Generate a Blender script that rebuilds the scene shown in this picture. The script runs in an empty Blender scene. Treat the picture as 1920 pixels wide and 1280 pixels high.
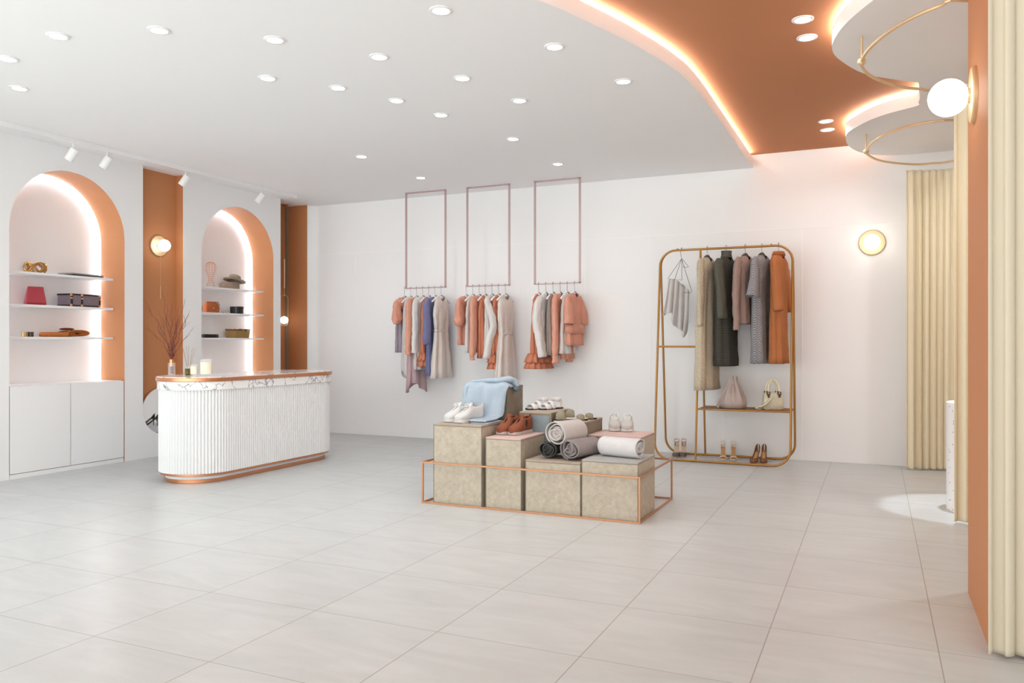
import bpy, bmesh, math, random
from mathutils import Vector, Matrix
random.seed(7)
C = bpy.context.scene.collection
PI = math.pi; cos = math.cos; sin = math.sin; R = math.radians

# ------------------------------------------------------------------ camera numbers (28 mm, level)
FPX = 1493.33; TH = math.atan(682 / FPX); EYE = 1.2
def _ray(u, v):
    a = (u - 960) / FPX; b = (640 - v) / FPX
    return (-sin(TH) + a * cos(TH), cos(TH) + a * sin(TH), b)
def atZ(u, v, z=0.0):
    d = _ray(u, v); t = (z - EYE) / d[2]; return Vector((d[0] * t, d[1] * t, z))
def atY(u, v, y):
    d = _ray(u, v); t = y / d[1]; return Vector((d[0] * t, y, EYE + d[2] * t))
def atX(u, v, x):
    d = _ray(u, v); t = x / d[0]; return Vector((x, d[1] * t, EYE + d[2] * t))

# ------------------------------------------------------------------ materials
def lin(c):
    return tuple(((v / 255) / 12.92 if v / 255 <= .04045 else ((v / 255 + .055) / 1.055) ** 2.4) for v in c)
_M = {}
def mat(name, rgb, rough=.6, metal=0.0, spec=.5, bump=0.0, bscale=60, var=0.0, vscale=8, emit=None, estr=0.0,
        trans=0.0, ior=1.45, sheen=0.0, coat=0.0):
    if name in _M: return _M[name]
    m = bpy.data.materials.new(name); m.use_nodes = True
    nt = m.node_tree; n = nt.nodes; b = n['Principled BSDF']
    c = lin(rgb)
    b.inputs['Base Color'].default_value = (*c, 1)
    b.inputs['Roughness'].default_value = rough
    b.inputs['Metallic'].default_value = metal
    b.inputs['Specular IOR Level'].default_value = spec
    b.inputs['Transmission Weight'].default_value = trans
    b.inputs['IOR'].default_value = ior
    b.inputs['Sheen Weight'].default_value = sheen
    b.inputs['Coat Weight'].default_value = coat
    if emit:
        b.inputs['Emission Color'].default_value = (*lin(emit), 1)
        b.inputs['Emission Strength'].default_value = estr
    tc = None
    if bump or var:
        tc = n.new('ShaderNodeTexCoord')
    if var:
        nz = n.new('ShaderNodeTexNoise'); nz.inputs['Scale'].default_value = vscale; nz.inputs['Detail'].default_value = 6
        nz.inputs['Roughness'].default_value = .65
        nt.links.new(tc.outputs['Object'], nz.inputs['Vector'])
        mx = n.new('ShaderNodeMix'); mx.data_type = 'RGBA'
        mx.inputs[6].default_value = (*[max(0, x * (1 - var)) for x in c], 1)
        mx.inputs[7].default_value = (*[min(1, x * (1 + var)) for x in c], 1)
        rp = n.new('ShaderNodeValToRGB'); rp.color_ramp.elements[0].position = .32; rp.color_ramp.elements[1].position = .68
        nt.links.new(nz.outputs['Fac'], rp.inputs['Fac'])
        nt.links.new(rp.outputs['Color'], mx.inputs[0]); nt.links.new(mx.outputs[2], b.inputs['Base Color'])
    if bump:
        nb = n.new('ShaderNodeTexNoise'); nb.inputs['Scale'].default_value = bscale; nb.inputs['Detail'].default_value = 3
        nt.links.new(tc.outputs['Object'], nb.inputs['Vector'])
        bp = n.new('ShaderNodeBump'); bp.inputs['Strength'].default_value = bump; bp.inputs['Distance'].default_value = .01
        nt.links.new(nb.outputs['Fac'], bp.inputs['Height']); nt.links.new(bp.outputs['Normal'], b.inputs['Normal'])
    _M[name] = m
    return m
def fabric(name, rgb, **k):
    k.setdefault('rough', .9); k.setdefault('spec', .2); k.setdefault('bump', .25); k.setdefault('bscale', 22); k.setdefault('var', .05)
    return mat(name, rgb, **k)
def pattern(name, rgb_a, rgb_b, kind, scale, rough=.9, ang=0):
    m = mat(name, rgb_a, rough=rough, spec=.2); nt = m.node_tree; n = nt.nodes; b = n['Principled BSDF']
    tc = n.new('ShaderNodeTexCoord'); mp = n.new('ShaderNodeMapping'); mp.inputs['Rotation'].default_value = (R(ang), 0, 0)
    nt.links.new(tc.outputs['Object'], mp.inputs['Vector'])
    if kind == 'wave':
        t = n.new('ShaderNodeTexWave'); t.bands_direction = 'Z'; t.inputs['Scale'].default_value = scale; t.inputs['Distortion'].default_value = .6; out = t.outputs['Fac']
        t.inputs['Detail'].default_value = 2; t.inputs['Detail Scale'].default_value = 6
    elif kind == 'check':
        t = n.new('ShaderNodeTexChecker'); t.inputs['Scale'].default_value = scale; out = t.outputs['Fac']
    else:
        t = n.new('ShaderNodeTexVoronoi'); t.inputs['Scale'].default_value = scale; out = t.outputs['Distance']
    nt.links.new(mp.outputs['Vector'], t.inputs['Vector'])
    rp = n.new('ShaderNodeValToRGB'); rp.color_ramp.elements[0].position = .3; rp.color_ramp.elements[1].position = .62
    rp.color_ramp.elements[0].color = (*lin(rgb_a), 1); rp.color_ramp.elements[1].color = (*lin(rgb_b), 1)
    nt.links.new(out, rp.inputs['Fac']); nt.links.new(rp.outputs['Color'], b.inputs['Base Color'])
    bp = n.new('ShaderNodeBump'); bp.inputs['Strength'].default_value = .3; bp.inputs['Distance'].default_value = .003
    nt.links.new(out, bp.inputs['Height']); nt.links.new(bp.outputs['Normal'], b.inputs['Normal'])
    return m

WHITE = mat('white_paint', (240, 240, 241), rough=.62, spec=.3)
WHITE2 = mat('white_lacquer', (240, 240, 241), rough=.38, spec=.4)
CEIL = mat('ceiling_paint', (245, 245, 246), rough=.8, spec=.2)
BATTEN = mat('panel_joint_white', (247, 244, 242), rough=.5)
NICHE = mat('niche_back_paint', (245, 243, 243), rough=.7, spec=.2)
ORANGE = mat('terracotta_paint', (192, 132, 90), rough=.6, spec=.3)
ORANGE_C = mat('terracotta_ceiling_paint', (188, 128, 91), rough=.75, spec=.2)
COPPER = mat('brushed_copper', (212, 148, 110), rough=.32, metal=.85)
COPPER2 = mat('copper_cage_metal', (192, 142, 108), rough=.4, metal=.6)
GOLD = mat('satin_brass', (226, 198, 158), rough=.42, metal=.6)
RACKG = mat('rack_brass', (176, 128, 66), rough=.4, metal=.7)
BRASS = mat('antique_brass', (176, 132, 72), rough=.28, metal=.95)
PINKM = mat('dusty_pink_metal', (182, 156, 156), rough=.45, metal=.3)
STEEL = mat('chrome_wire', (150, 155, 162), rough=.25, metal=.9)
LED = mat('led_light', (255, 255, 255), emit=(255, 248, 238), estr=15)
LEDN = mat('niche_led_light', (255, 255, 255), emit=(236, 247, 255), estr=16)
LENS = mat('downlight_lens', (255, 255, 255), emit=(255, 253, 250), estr=6)
GLOBE = mat('opal_globe', (255, 252, 246), emit=(255, 246, 234), estr=3.0)
CURT = mat('cream_curtain', (236, 227, 202), rough=.85, spec=.15)
CURT_W = mat('ivory_curtain', (208, 199, 180), rough=.85, spec=.15)
MIRROR = mat('mirror_glass', (240, 240, 240), rough=.02, metal=1.0)
GLASS = mat('clear_glass', (248, 250, 252), rough=.03)
GLASS.node_tree.nodes['Principled BSDF'].inputs['Alpha'].default_value = .13
WAX = mat('cream_wax', (250, 236, 205), rough=.5)
AMBER = mat('amber_oil', (196, 150, 60), rough=.1, trans=.6)
BLACK = mat('black_leather', (28, 26, 26), rough=.4)
DARKW = mat('dark_wood', (48, 36, 34), rough=.4)
TWIG = mat('red_brown_twig', (112, 56, 48), rough=.7)
DKGLASS = mat('smoked_glass_strip', (150, 140, 120), rough=.6)

def floor_mat():
    m = bpy.data.materials.new('floor_tiles'); m.use_nodes = True
    nt = m.node_tree; n = nt.nodes; L = nt.links.new; b = n['Principled BSDF']
    tc = n.new('ShaderNodeTexCoord'); sp = n.new('ShaderNodeSeparateXYZ'); L(tc.outputs['Object'], sp.inputs[0])
    def M(op, a, b_, c=None):
        k = n.new('ShaderNodeMath'); k.operation = op
        for i, x in enumerate((a, b_, c)):
            if x is None: continue
            if isinstance(x, (int, float)): k.inputs[i].default_value = x
            else: L(x, k.inputs[i])
        return k.outputs[0]
    T = .6235; g = []; cell = []
    for ax, off in ((0, .2215 - 20 * T), (1, 3.491 - 20 * T)):
        q = M('DIVIDE', M('SUBTRACT', sp.outputs[ax], off), T)
        fr = M('FRACT', q, None); cell.append(M('FLOOR', q, None))
        d = M('MINIMUM', fr, M('SUBTRACT', 1.0, fr)); g.append(M('LESS_THAN', d, (.0022 if ax == 0 else .0018) / T))
    grout = M('MAXIMUM', g[0], g[1])
    cx = n.new('ShaderNodeCombineXYZ'); L(cell[0], cx.inputs[0]); L(cell[1], cx.inputs[1])
    wn = n.new('ShaderNodeTexWhiteNoise'); wn.noise_dimensions = '3D'; L(cx.outputs[0], wn.inputs['Vector'])
    sc = n.new('ShaderNodeVectorMath'); sc.operation = 'SCALE'; L(wn.outputs['Color'], sc.inputs[0]); sc.inputs['Scale'].default_value = 30
    ad = n.new('ShaderNodeVectorMath'); ad.operation = 'ADD'; L(tc.outputs['Object'], ad.inputs[0]); L(sc.outputs[0], ad.inputs[1])
    mp = n.new('ShaderNodeMapping'); mp.inputs['Rotation'].default_value = (0, 0, R(28)); mp.inputs['Scale'].default_value = (1.0, 3.4, 1); L(ad.outputs[0], mp.inputs[0])
    nz = n.new('ShaderNodeTexNoise'); nz.inputs['Scale'].default_value = 2.2; nz.inputs['Detail'].default_value = 7; nz.inputs['Roughness'].default_value = .6
    nz.inputs['Distortion'].default_value = .9; L(mp.outputs[0], nz.inputs['Vector'])
    rp = n.new('ShaderNodeValToRGB'); e = rp.color_ramp.elements
    e[0].position = .25; e[0].color = (*lin((185, 189, 190)), 1); e[1].position = .75; e[1].color = (*lin((199, 203, 204)), 1)
    L(nz.outputs['Fac'], rp.inputs['Fac'])
    hs = n.new('ShaderNodeHueSaturation'); L(rp.outputs['Color'], hs.inputs['Color'])
    L(M('ADD', M('MULTIPLY', wn.outputs['Value'], .03), .985), hs.inputs['Value'])
    mx = n.new('ShaderNodeMix'); mx.data_type = 'RGBA'; L(grout, mx.inputs[0]); L(hs.outputs[0], mx.inputs[6]); mx.inputs[7].default_value = (*lin((150, 144, 140)), 1)
    L(mx.outputs[2], b.inputs['Base Color'])
    b.inputs['Roughness'].default_value = .3; b.inputs['Specular IOR Level'].default_value = .4
    b.inputs['Roughness'].default_value = .33
    bp = n.new('ShaderNodeBump'); bp.inputs['Strength'].default_value = .3; bp.inputs['Distance'].default_value = .001
    L(M('SUBTRACT', 1.0, grout), bp.inputs['Height']); L(bp.outputs[0], b.inputs['Normal'])
    return m
def marble_mat():
    m = mat('white_marble', (240, 238, 238), rough=.12, spec=.5); nt = m.node_tree; n = nt.nodes; L = nt.links.new; b = n['Principled BSDF']
    tc = n.new('ShaderNodeTexCoord'); nz = n.new('ShaderNodeTexNoise'); nz.inputs['Scale'].default_value = 3.1; nz.inputs['Detail'].default_value = 8
    nz.inputs['Distortion'].default_value = 1.2
    L(tc.outputs['Object'], nz.inputs['Vector'])
    rp = n.new('ShaderNodeValToRGB'); el = rp.color_ramp.elements
    el[0].position = .485; el[0].color = (*lin((241, 240, 240)), 1); el[1].position = .515; el[1].color = (*lin((240, 239, 240)), 1)
    x = el.new(.5); x.color = (*lin((112, 110, 116)), 1); x = el.new(.493); x.color = (*lin((222, 220, 222)), 1)
    L(nz.outputs['Fac'], rp.inputs['Fac']); L(rp.outputs['Color'], b.inputs['Base Color'])
    return m
def terrazzo_mat():
    m = mat('white_terrazzo', (238, 236, 236), rough=.25); nt = m.node_tree; n = nt.nodes; L = nt.links.new; b = n['Principled BSDF']
    tc = n.new('ShaderNodeTexCoord'); vo = n.new('ShaderNodeTexVoronoi'); vo.inputs['Scale'].default_value = 38
    L(tc.outputs['Object'], vo.inputs['Vector'])
    rp = n.new('ShaderNodeValToRGB'); el = rp.color_ramp.elements; el[0].position = .16; el[0].color = (*lin((150, 142, 142)), 1)
    el[1].position = .22; el[1].color = (*lin((240, 238, 238)), 1)
    L(vo.outputs['Distance'], rp.inputs['Fac'])
    wm = n.new('ShaderNodeMix'); wm.data_type = 'RGBA'; sx = n.new('ShaderNodeSeparateColor'); L(vo.outputs['Color'], sx.inputs[0])
    gt = n.new('ShaderNodeMath'); gt.operation = 'GREATER_THAN'; gt.inputs[1].default_value = .55; L(sx.outputs[0], gt.inputs[0])
    L(gt.outputs[0], wm.inputs[0]); L(rp.outputs['Color'], wm.inputs[6]); wm.inputs[7].default_value = (*lin((240, 238, 238)), 1)
    L(wm.outputs[2], b.inputs['Base Color'])
    return m
FLOOR = floor_mat(); MARBLE = marble_mat(); TERR = terrazzo_mat()

# ------------------------------------------------------------------ mesh helper
class MB:
    def __init__(s): s.v = []; s.f = []; s.mi = []; s.cur = 0
    def add(s, vs, fs):
        o = len(s.v); s.v += [tuple(p) for p in vs]
        for f in fs: s.f.append(tuple(o + i for i in f)); s.mi.append(s.cur)
    def box(s, x0, x1, y0, y1, z0, z1):
        s.add([(x0, y0, z0), (x1, y0, z0), (x1, y1, z0), (x0, y1, z0), (x0, y0, z1), (x1, y0, z1), (x1, y1, z1), (x0, y1, z1)],
              [(0, 3, 2, 1), (4, 5, 6, 7), (0, 1, 5, 4), (1, 2, 6, 5), (2, 3, 7, 6), (3, 0, 4, 7)]); return s
    def quad(s, a, b, c, d): s.add([a, b, c, d], [(0, 1, 2, 3)]); return s
    def loft(s, rings, closed=True, cap0=False, cap1=False):
        n = len(rings[0]); vs = [p for r in rings for p in r]; fs = []
        for i in range(len(rings) - 1):
            for j in range(n if closed else n - 1):
                k = (j + 1) % n
                fs.append((i * n + j, i * n + k, (i + 1) * n + k, (i + 1) * n + j))
        if cap0: fs.append(tuple(range(n - 1, -1, -1)))
        if cap1: fs.append(tuple((len(rings) - 1) * n + j for j in range(n)))
        s.add(vs, fs); return s
    def tube(s, pts, r, n=10, cap=True, closed=False, flat=1.0, up=None):
        pts = [Vector(p) for p in pts]; N = len(pts)
        rs = r if isinstance(r, (list, tuple)) else [r] * N
        rings = []; prev = None
        for i, p in enumerate(pts):
            if closed: t = pts[(i + 1) % N] - pts[i - 1]
            else: t = pts[min(i + 1, N - 1)] - pts[max(i - 1, 0)]
            t.normalize()
            if prev is None:
                a = Vector(up) if up else (Vector((0, 0, 1)) if abs(t.z) < .9 else Vector((1, 0, 0)))
            else: a = prev
            a = (a - t * a.dot(t))
            if a.length < 1e-6: a = Vector((1, 0, 0)) - t * t.x
            a.normalize(); prev = a; b = t.cross(a)
            rings.append([p + a * (rs[i] * flat * cos(2 * PI * k / n)) + b * (rs[i] * sin(2 * PI * k / n)) for k in range(n)])
        if closed: rings.append(rings[0])
        s.loft(rings, True, cap and not closed, cap and not closed); return s
    def lathe(s, prof, n=24, c=(0, 0, 0), axis='z', cap=True):
        rings = []
        for (r, h) in prof:
            ring = []
            for k in range(n):
                a = 2 * PI * k / n; u, w = r * cos(a), r * sin(a)
                q = {'z': (u, w, h), 'x': (h, u, w), 'y': (w, h, u)}[axis]
                ring.append((c[0] + q[0], c[1] + q[1], c[2] + q[2]))
            rings.append(ring)
        s.loft(rings, True, cap, cap); return s
    def ball(s, c, r, n=20, m=12, sc=(1, 1, 1)):
        rings = []
        for i in range(m + 1):
            a = PI * i / m; rr = max(1e-4, r * sin(a))
            rings.append([(c[0] + sc[0] * rr * cos(2 * PI * k / n), c[1] + sc[1] * rr * sin(2 * PI * k / n), c[2] - sc[2] * r * cos(a)) for k in range(n)])
        s.loft(rings, True, True, True); return s
    def prism(s, pts, z0, z1):
        n = len(pts)
        s.add([(p[0], p[1], z0) for p in pts] + [(p[0], p[1], z1) for p in pts],
              [tuple(range(n - 1, -1, -1)), tuple(range(n, 2 * n))] + [(i, (i + 1) % n, n + (i + 1) % n, n + i) for i in range(n)]); return s
    def xf(s, M, start=0):
        s.v = s.v[:start] + [tuple(M @ Vector(p)) for p in s.v[start:]]; return s

def obj(name, mb, mats, parent=None, loc=(0, 0, 0), rot=(0, 0, 0), smooth=False, bevel=0, solid=0, sub=0, label=None, seg=2, soff=0):
    me = bpy.data.meshes.new(name)
    me.from_pydata(mb.v, [], mb.f); me.update()
    if not isinstance(mats, (list, tuple)): mats = [mats]
    for m in mats: me.materials.append(m)
    for p, i in zip(me.polygons, mb.mi): p.material_index = i
    bm = bmesh.new(); bm.from_mesh(me)
    bmesh.ops.remove_doubles(bm, verts=bm.verts, dist=1e-6)
    bmesh.ops.recalc_face_normals(bm, faces=bm.faces)
    if smooth:
        lim = R(40) if smooth is True else R(smooth)
        for f in bm.faces: f.smooth = True
        for e in bm.edges:
            e.smooth = not (len(e.link_faces) == 2 and e.calc_face_angle(0) > lim)
    bm.to_mesh(me); bm.free()
    o = bpy.data.objects.new(name, me); C.objects.link(o)
    o.location = loc; o.rotation_euler = rot
    if parent: o.parent = parent
    if solid:
        k = o.modifiers.new('s', 'SOLIDIFY'); k.thickness = solid; k.offset = soff
    if bevel:
        k = o.modifiers.new('b', 'BEVEL'); k.width = bevel; k.segments = seg; k.limit_method = 'ANGLE'; k.angle_limit = R(40)
    if sub:
        k = o.modifiers.new('u', 'SUBSURF'); k.levels = sub; k.render_levels = sub
    if label: o['label'] = label
    return o
_TX = {}
def crease(o, strength, size, sub=1):
    key = round(size, 3)
    if key not in _TX:
        tx = bpy.data.textures.new('cloth_creases', 'CLOUDS'); tx.noise_scale = size; tx.noise_depth = 2; _TX[key] = tx
    k = o.modifiers.new('u', 'SUBSURF'); k.levels = sub; k.render_levels = sub
    k = o.modifiers.new('d', 'DISPLACE'); k.texture = _TX[key]; k.strength = strength; k.mid_level = .5; k.texture_coords = 'LOCAL'
    o.modifiers.move(len(o.modifiers) - 2, 0); o.modifiers.move(len(o.modifiers) - 1, 1)
    return o
def tag(o, label, cat, group=None):
    o['label'] = label; o['category'] = cat
    if group: o['group'] = group
    return o
def thing(name, label, cat, loc=(0, 0, 0), rotz=0, group=None):
    o = bpy.data.objects.new(name, None); C.objects.link(o); o.empty_display_size = .05
    o.location = loc; o.rotation_euler = (0, 0, rotz)
    return tag(o, label, cat, group)
def struct(name, mb, m, **k):
    o = obj(name, mb, m, **k); o['kind'] = 'structure'; return o
def dup(root, loc, rotz, label, group=None):
    r = root.copy(); C.objects.link(r); r.location = loc; r.rotation_euler = (0, 0, rotz); r['label'] = label
    if group: r['group'] = group
    for ch in list(root.children):
        c = ch.copy(); C.objects.link(c); c.parent = r
        for g in ch.children:
            d = g.copy(); C.objects.link(d); d.parent = c
    return r
def catmull(pts, k=8, closed=False):
    pts = [Vector(p) for p in pts]; N = len(pts); out = []
    for i in range(N if closed else N - 1):
        if closed: a, b, c, d = pts[i - 1], pts[i], pts[(i + 1) % N], pts[(i + 2) % N]
        else: a, b, c, d = pts[max(i - 1, 0)], pts[i], pts[i + 1], pts[min(i + 2, N - 1)]
        for j in range(k):
            t = j / k
            out.append(.5 * ((2 * b) + (c - a) * t + (2 * a - 5 * b + 4 * c - d) * t * t + (3 * b - 3 * c + d - a) * t ** 3))
    if not closed: out.append(pts[-1])
    return out
def rrect(x0, x1, z0, z1, r, n=8):
    P = []
    for (cx, cz, a0) in ((x1 - r, z1 - r, 0), (x0 + r, z1 - r, 90), (x0 + r, z0 + r, 180), (x1 - r, z0 + r, 270)):
        for k in range(n + 1):
            a = R(a0 + 90 * k / n); P.append((cx + r * cos(a), cz + r * sin(a)))
    return P

# ------------------------------------------------------------------ room shell
XL, YB, H, HU, FZ = -6.83, 8.557, 3.0, 3.135, 3.10
XR, YF = 2.6, -3.0
YL = 1.5                                      # the left wall ends here; nearer the camera the shop front is open to daylight
XO = -7.45                                    # outer face of the thick left wall
struct('floor', MB().box(XO, XR + .1, YF, YB + .15, -.1, 0), FLOOR)

# low white ceiling with its curved edge
edge = [(-2.75, -3.0), (-2.72, -1), (-2.62, 1), (-2.35, 2.2), (-2.1, 2.9), (-1.86, 3.45), (-1.635, 3.86), (-1.56, 4.01), (-1.469, 4.275), (-1.338, 4.685), (-1.21, 5.241),
        (-1.165, 5.75), (-1.158, 6.6), (-1.157, 7.59), (-1.157, 8.556)]
edge = [(p.x, p.y) for p in catmull([(a, b, 0) for a, b in edge], 6)]
c1 = MB()
pts = edge + [(-7.45, 8.557), (-7.45, -3.0)]
c1.prism(pts, H, FZ)
struct('ceiling', c1, CEIL)
struct('ceiling_upper', MB().box(XO, XR + .1, YF, YB, HU, HU + .06), ORANGE_C)
# light strip on top of the curved edge
def strip(path, inset, z0, z1, name, m, label, w=.012, closed=False):
    mb = MB(); n = len(path); q = []
    for i, p in enumerate(path):
        a = path[max(i - 1, 0)]; b = path[min(i + 1, n - 1)]
        d = Vector((b[0] - a[0], b[1] - a[1])).normalized(); nn = Vector((-d.y, d.x))
        q.append((Vector(p) + nn * inset, Vector(p) + nn * (inset + w)))
    mb.loft([[(a.x, a.y, z0), (b.x, b.y, z0), (b.x, b.y, z1), (a.x, a.y, z1)] for a, b in q], True, True, True)
    return tag(obj(name, mb, m), label, 'led strip')
strip(edge[:-1], .02, FZ, FZ + .022, 'led_strip', LED, 'long white light strip glowing along the curved edge of the white ceiling')

# scalloped white slab over the fitting rooms
def un(lst, z): return [tuple(atZ(u, v, z)[:2]) for u, v in lst]
lobe2 = un([(1719, 198.5), (1666, 212.6), (1629, 226), (1599.6, 241.5), (1588.5, 250), (1585.5, 259), (1591.6, 273.7), (1613, 285.6), (1646, 290.5)], H)
lobe1 = un([(1638, 0), (1590, 40), (1568, 67), (1560, 90), (1573, 111), (1620, 138), (1680, 149.5), (1722, 155)], H)
pth = [(.27, YF), (.27, 4.0), (.25, 4.3), (.13, 4.42)] + lobe1 + [(.285, 6.4), (.30, 6.62)] + lobe2
pth = pth[:3] + [(p.x, p.y) for p in catmull([(a, b, 0) for a, b in pth[3:4] + lobe1], 6)][1:] + [(.285, 6.4), (.296, 6.6)] + \
      [(p.x, p.y) for p in catmull([(a, b, 0) for a, b in [(.297, 6.66), (.292, 6.74)] + lobe2 + [(.2, YB - .002)]], 6)]
slab = MB(); slab.prism(pth + [(XR, YB - .002), (XR, YF)], H, FZ)
struct('ceiling_lower_slab', slab, mat('slab_paint', (242, 241, 240), rough=.8, spec=.2))
strip(pth[:-1], -.032, FZ, FZ + .022, 'led_strip', LED, 'white light strip glowing along the scalloped slab above the fitting rooms')

# left wall with its openings
A1, A2, AR, SP = 5.05, 7.214, .583, 2.2       # arch centres, radius, spring height
NY0, NY1, NZ, NR = 5.853, 6.371, .49, .259    # rectangular niche, round at its foot
NC = (NY0 + NY1) / 2
wl = MB()
def arch_top(y, c): return SP + math.sqrt(max(0, AR * AR - (y - c) ** 2))
def col(y0, y1, zb0, zb1, zt0, zt1):
    if zb0 > 0 or zb1 > 0: wl.quad((XL, y0, 0), (XL, y1, 0), (XL, y1, zb1), (XL, y0, zb0))
    if zt0 < H or zt1 < H: wl.quad((XL, y0, zt0), (XL, y1, zt1), (XL, y1, H), (XL, y0, H))
def solidcol(y0, y1): wl.quad((XL, y0, 0), (XL, y1, 0), (XL, y1, H), (XL, y0, H))
solidcol(YL, A1 - AR); solidcol(A1 + AR, NY0); solidcol(NY1, A2 - AR); solidcol(A2 + AR, 7.927)
for c in (A1, A2):
    N = 40; ys = [c - AR * cos(PI * k / N) for k in range(N + 1)]
    for a, b in zip(ys[:-1], ys[1:]): col(a, b, 0, 0, arch_top(a, c), arch_top(b, c))
    ring = [(c - AR, 0)] + [(y, arch_top(y, c)) for y in ys] + [(c + AR, 0)]
    wl.cur = 1
    for a, b in zip(ring[:-1], ring[1:]): wl.quad((XL, a[0], a[1]), (XL, b[0], b[1]), (-7.2, b[0], b[1]), (-7.2, a[0], a[1]))
    wl.cur = 2
    wl.add([(-7.2, y, z) for y, z in ring], [tuple(range(len(ring)))])
    wl.cur = 0
N = 28; ys = [NC - NR * cos(PI * k / N) for k in range(N + 1)]
nb = lambda y: NZ - math.sqrt(max(0, NR * NR - (y - NC) ** 2))
for a, b in zip(ys[:-1], ys[1:]): col(a, b, nb(a), nb(b), H, H)
ring = [(NY0, H)] + [(y, nb(y)) for y in ys] + [(NY1, H)]
wl.cur = 1
XN = -6.933
for a, b in zip(ring[:-1], ring[1:]): wl.quad((XL, a[0], a[1]), (XL, b[0], b[1]), (XN, b[0], b[1]), (XN, a[0], a[1]))
wl.add([(XN, y, z) for y, z in ring], [tuple(range(len(ring)))])
# tall recess at the end
wl.quad((XL, 7.927, 0), (XL, 7.927, H), (-7.186, 7.927, H), (-7.186, 7.927, 0))
wl.quad((-7.186, 7.927, 0), (-7.186, 7.927, H), (-7.186, 8.445, H), (-7.186, 8.445, 0))
wl.quad((-7.186, 8.445, 0), (-7.186, 8.445, H), (XL, 8.445, H), (XL, 8.445, 0))
wl.cur = 0
wl.box(XO - .1, XO, YL, YB + .1, 0, HU); wl.box(XO, XL, YL - .02, YL, 0, HU)
struct('wall_left', wl, [WHITE, ORANGE, NICHE])
# back wall: rounded corner, flush panels with pale joints
wb = MB(); rc = .11
arc = [(XL, 8.445)] + [(XL + rc - rc * cos(R(a)), YB - rc + rc * sin(R(a))) for a in range(0, 91, 10)] + [(XR + .1, YB)]
wb.loft([[(x, y, 0) for x, y in arc], [(x, y, HU) for x, y in arc]], False)
wb.box(XO, XR + .1, YB + .02, YB + .12, 0, HU + .06)
wb.cur = 1
pj = [-6.145 + .7805 * k for k in range(0, 8)]
for x in pj: wb.box(x - .004, x + .004, YB - .0035, YB, 0, 2.35)
wb.box(-6.72, -.683 + .004, YB - .0035, YB, 2.346, 2.353)
wb.box(-.683, .27, YB - .0035, YB, 2.346, 2.352)
struct('wall_back', wb, [WHITE, BATTEN])
struct('wall_right', MB().box(XR, XR + .1, YF, YB, 0, HU + .06), WHITE)
# terracotta partitions between the fitting rooms
struct('wall_partition', MB().box(.402, XR, 3.585, 4.374, 0, H), ORANGE)
struct('wall_partition_far', MB().box(.98, XR, 6.12, 6.7, 0, H), ORANGE)
tag(obj('accent_strip', MB().box(-7.184, -7.141, 8.425, 8.443, 0, H), DKGLASS), 'narrow dark vertical strip in the corner of the terracotta recess', 'trim strip')

# niche light strips
for c, lab in ((A1, 'light strip glowing round the back of the left arched niche'), (A2, 'light strip glowing round the back of the right arched niche')):
    N = 48; rr = AR - .0015
    P = [(c - rr, .82)] + [(c - rr * cos(PI * k / N), SP + rr * sin(PI * k / N)) for k in range(N + 1)] + [(c + rr, .82)]
    Q = [(c - rr + .0015, .82)] + [(c - (rr - .0015) * cos(PI * k / N), SP + (rr - .0015) * sin(PI * k / N)) for k in range(N + 1)] + [(c + rr - .0015, .82)]
    mb = MB(); mb.loft([[(-7.199, a[0], a[1]), (-7.199, b[0], b[1]), (-7.172, b[0], b[1]), (-7.172, a[0], a[1])] for a, b in zip(P, Q)], True, True, True)
    tag(obj('led_strip', mb, LEDN), lab, 'led strip')

# base cabinets in the arches
def base_cabinet(c, label):
    t = thing('base_cabinet', label, 'cabinet', (-7.0, c, 0), 0, 'white cabinets under the arches')
    obj('body', MB().box(-.195, .14, -AR + .006, AR - .006, .04, .812), WHITE2, t, bevel=.002)
    obj('plinth', MB().box(-.18, .165, -AR + .006, AR - .006, 0, .04), WHITE2, t)
    for s in (-1, 1):
        y0, y1 = (-AR + .008, -.004) if s < 0 else (.004, AR - .008)
        obj('door', MB().box(.143, .17, y0, y1, .045, .806), WHITE2, t, bevel=.002)
base_cabinet(A1, 'white two-door cabinet filling the foot of the left arch, flush with the wall')
base_cabinet(A2, 'white cabinet at the foot of the right arch, behind the reception counter')
SH = (1.83, 1.535, 1.243)
def shelf(c, z, lab, g):
    tag(obj('wall_shelf', MB().box(-7.199, -6.952, c - AR + .004, c + AR - .03, z - .022, z), WHITE2, bevel=.002), lab, 'shelf', g)
for nm, c in (('left', A1), ('right', A2)):
    for w, z in zip(('top', 'middle', 'bottom'), SH):
        shelf(c, z, f'{w} of the three thin white shelves in the {nm} arched niche', f'shelves in the {nm} arch')

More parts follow.
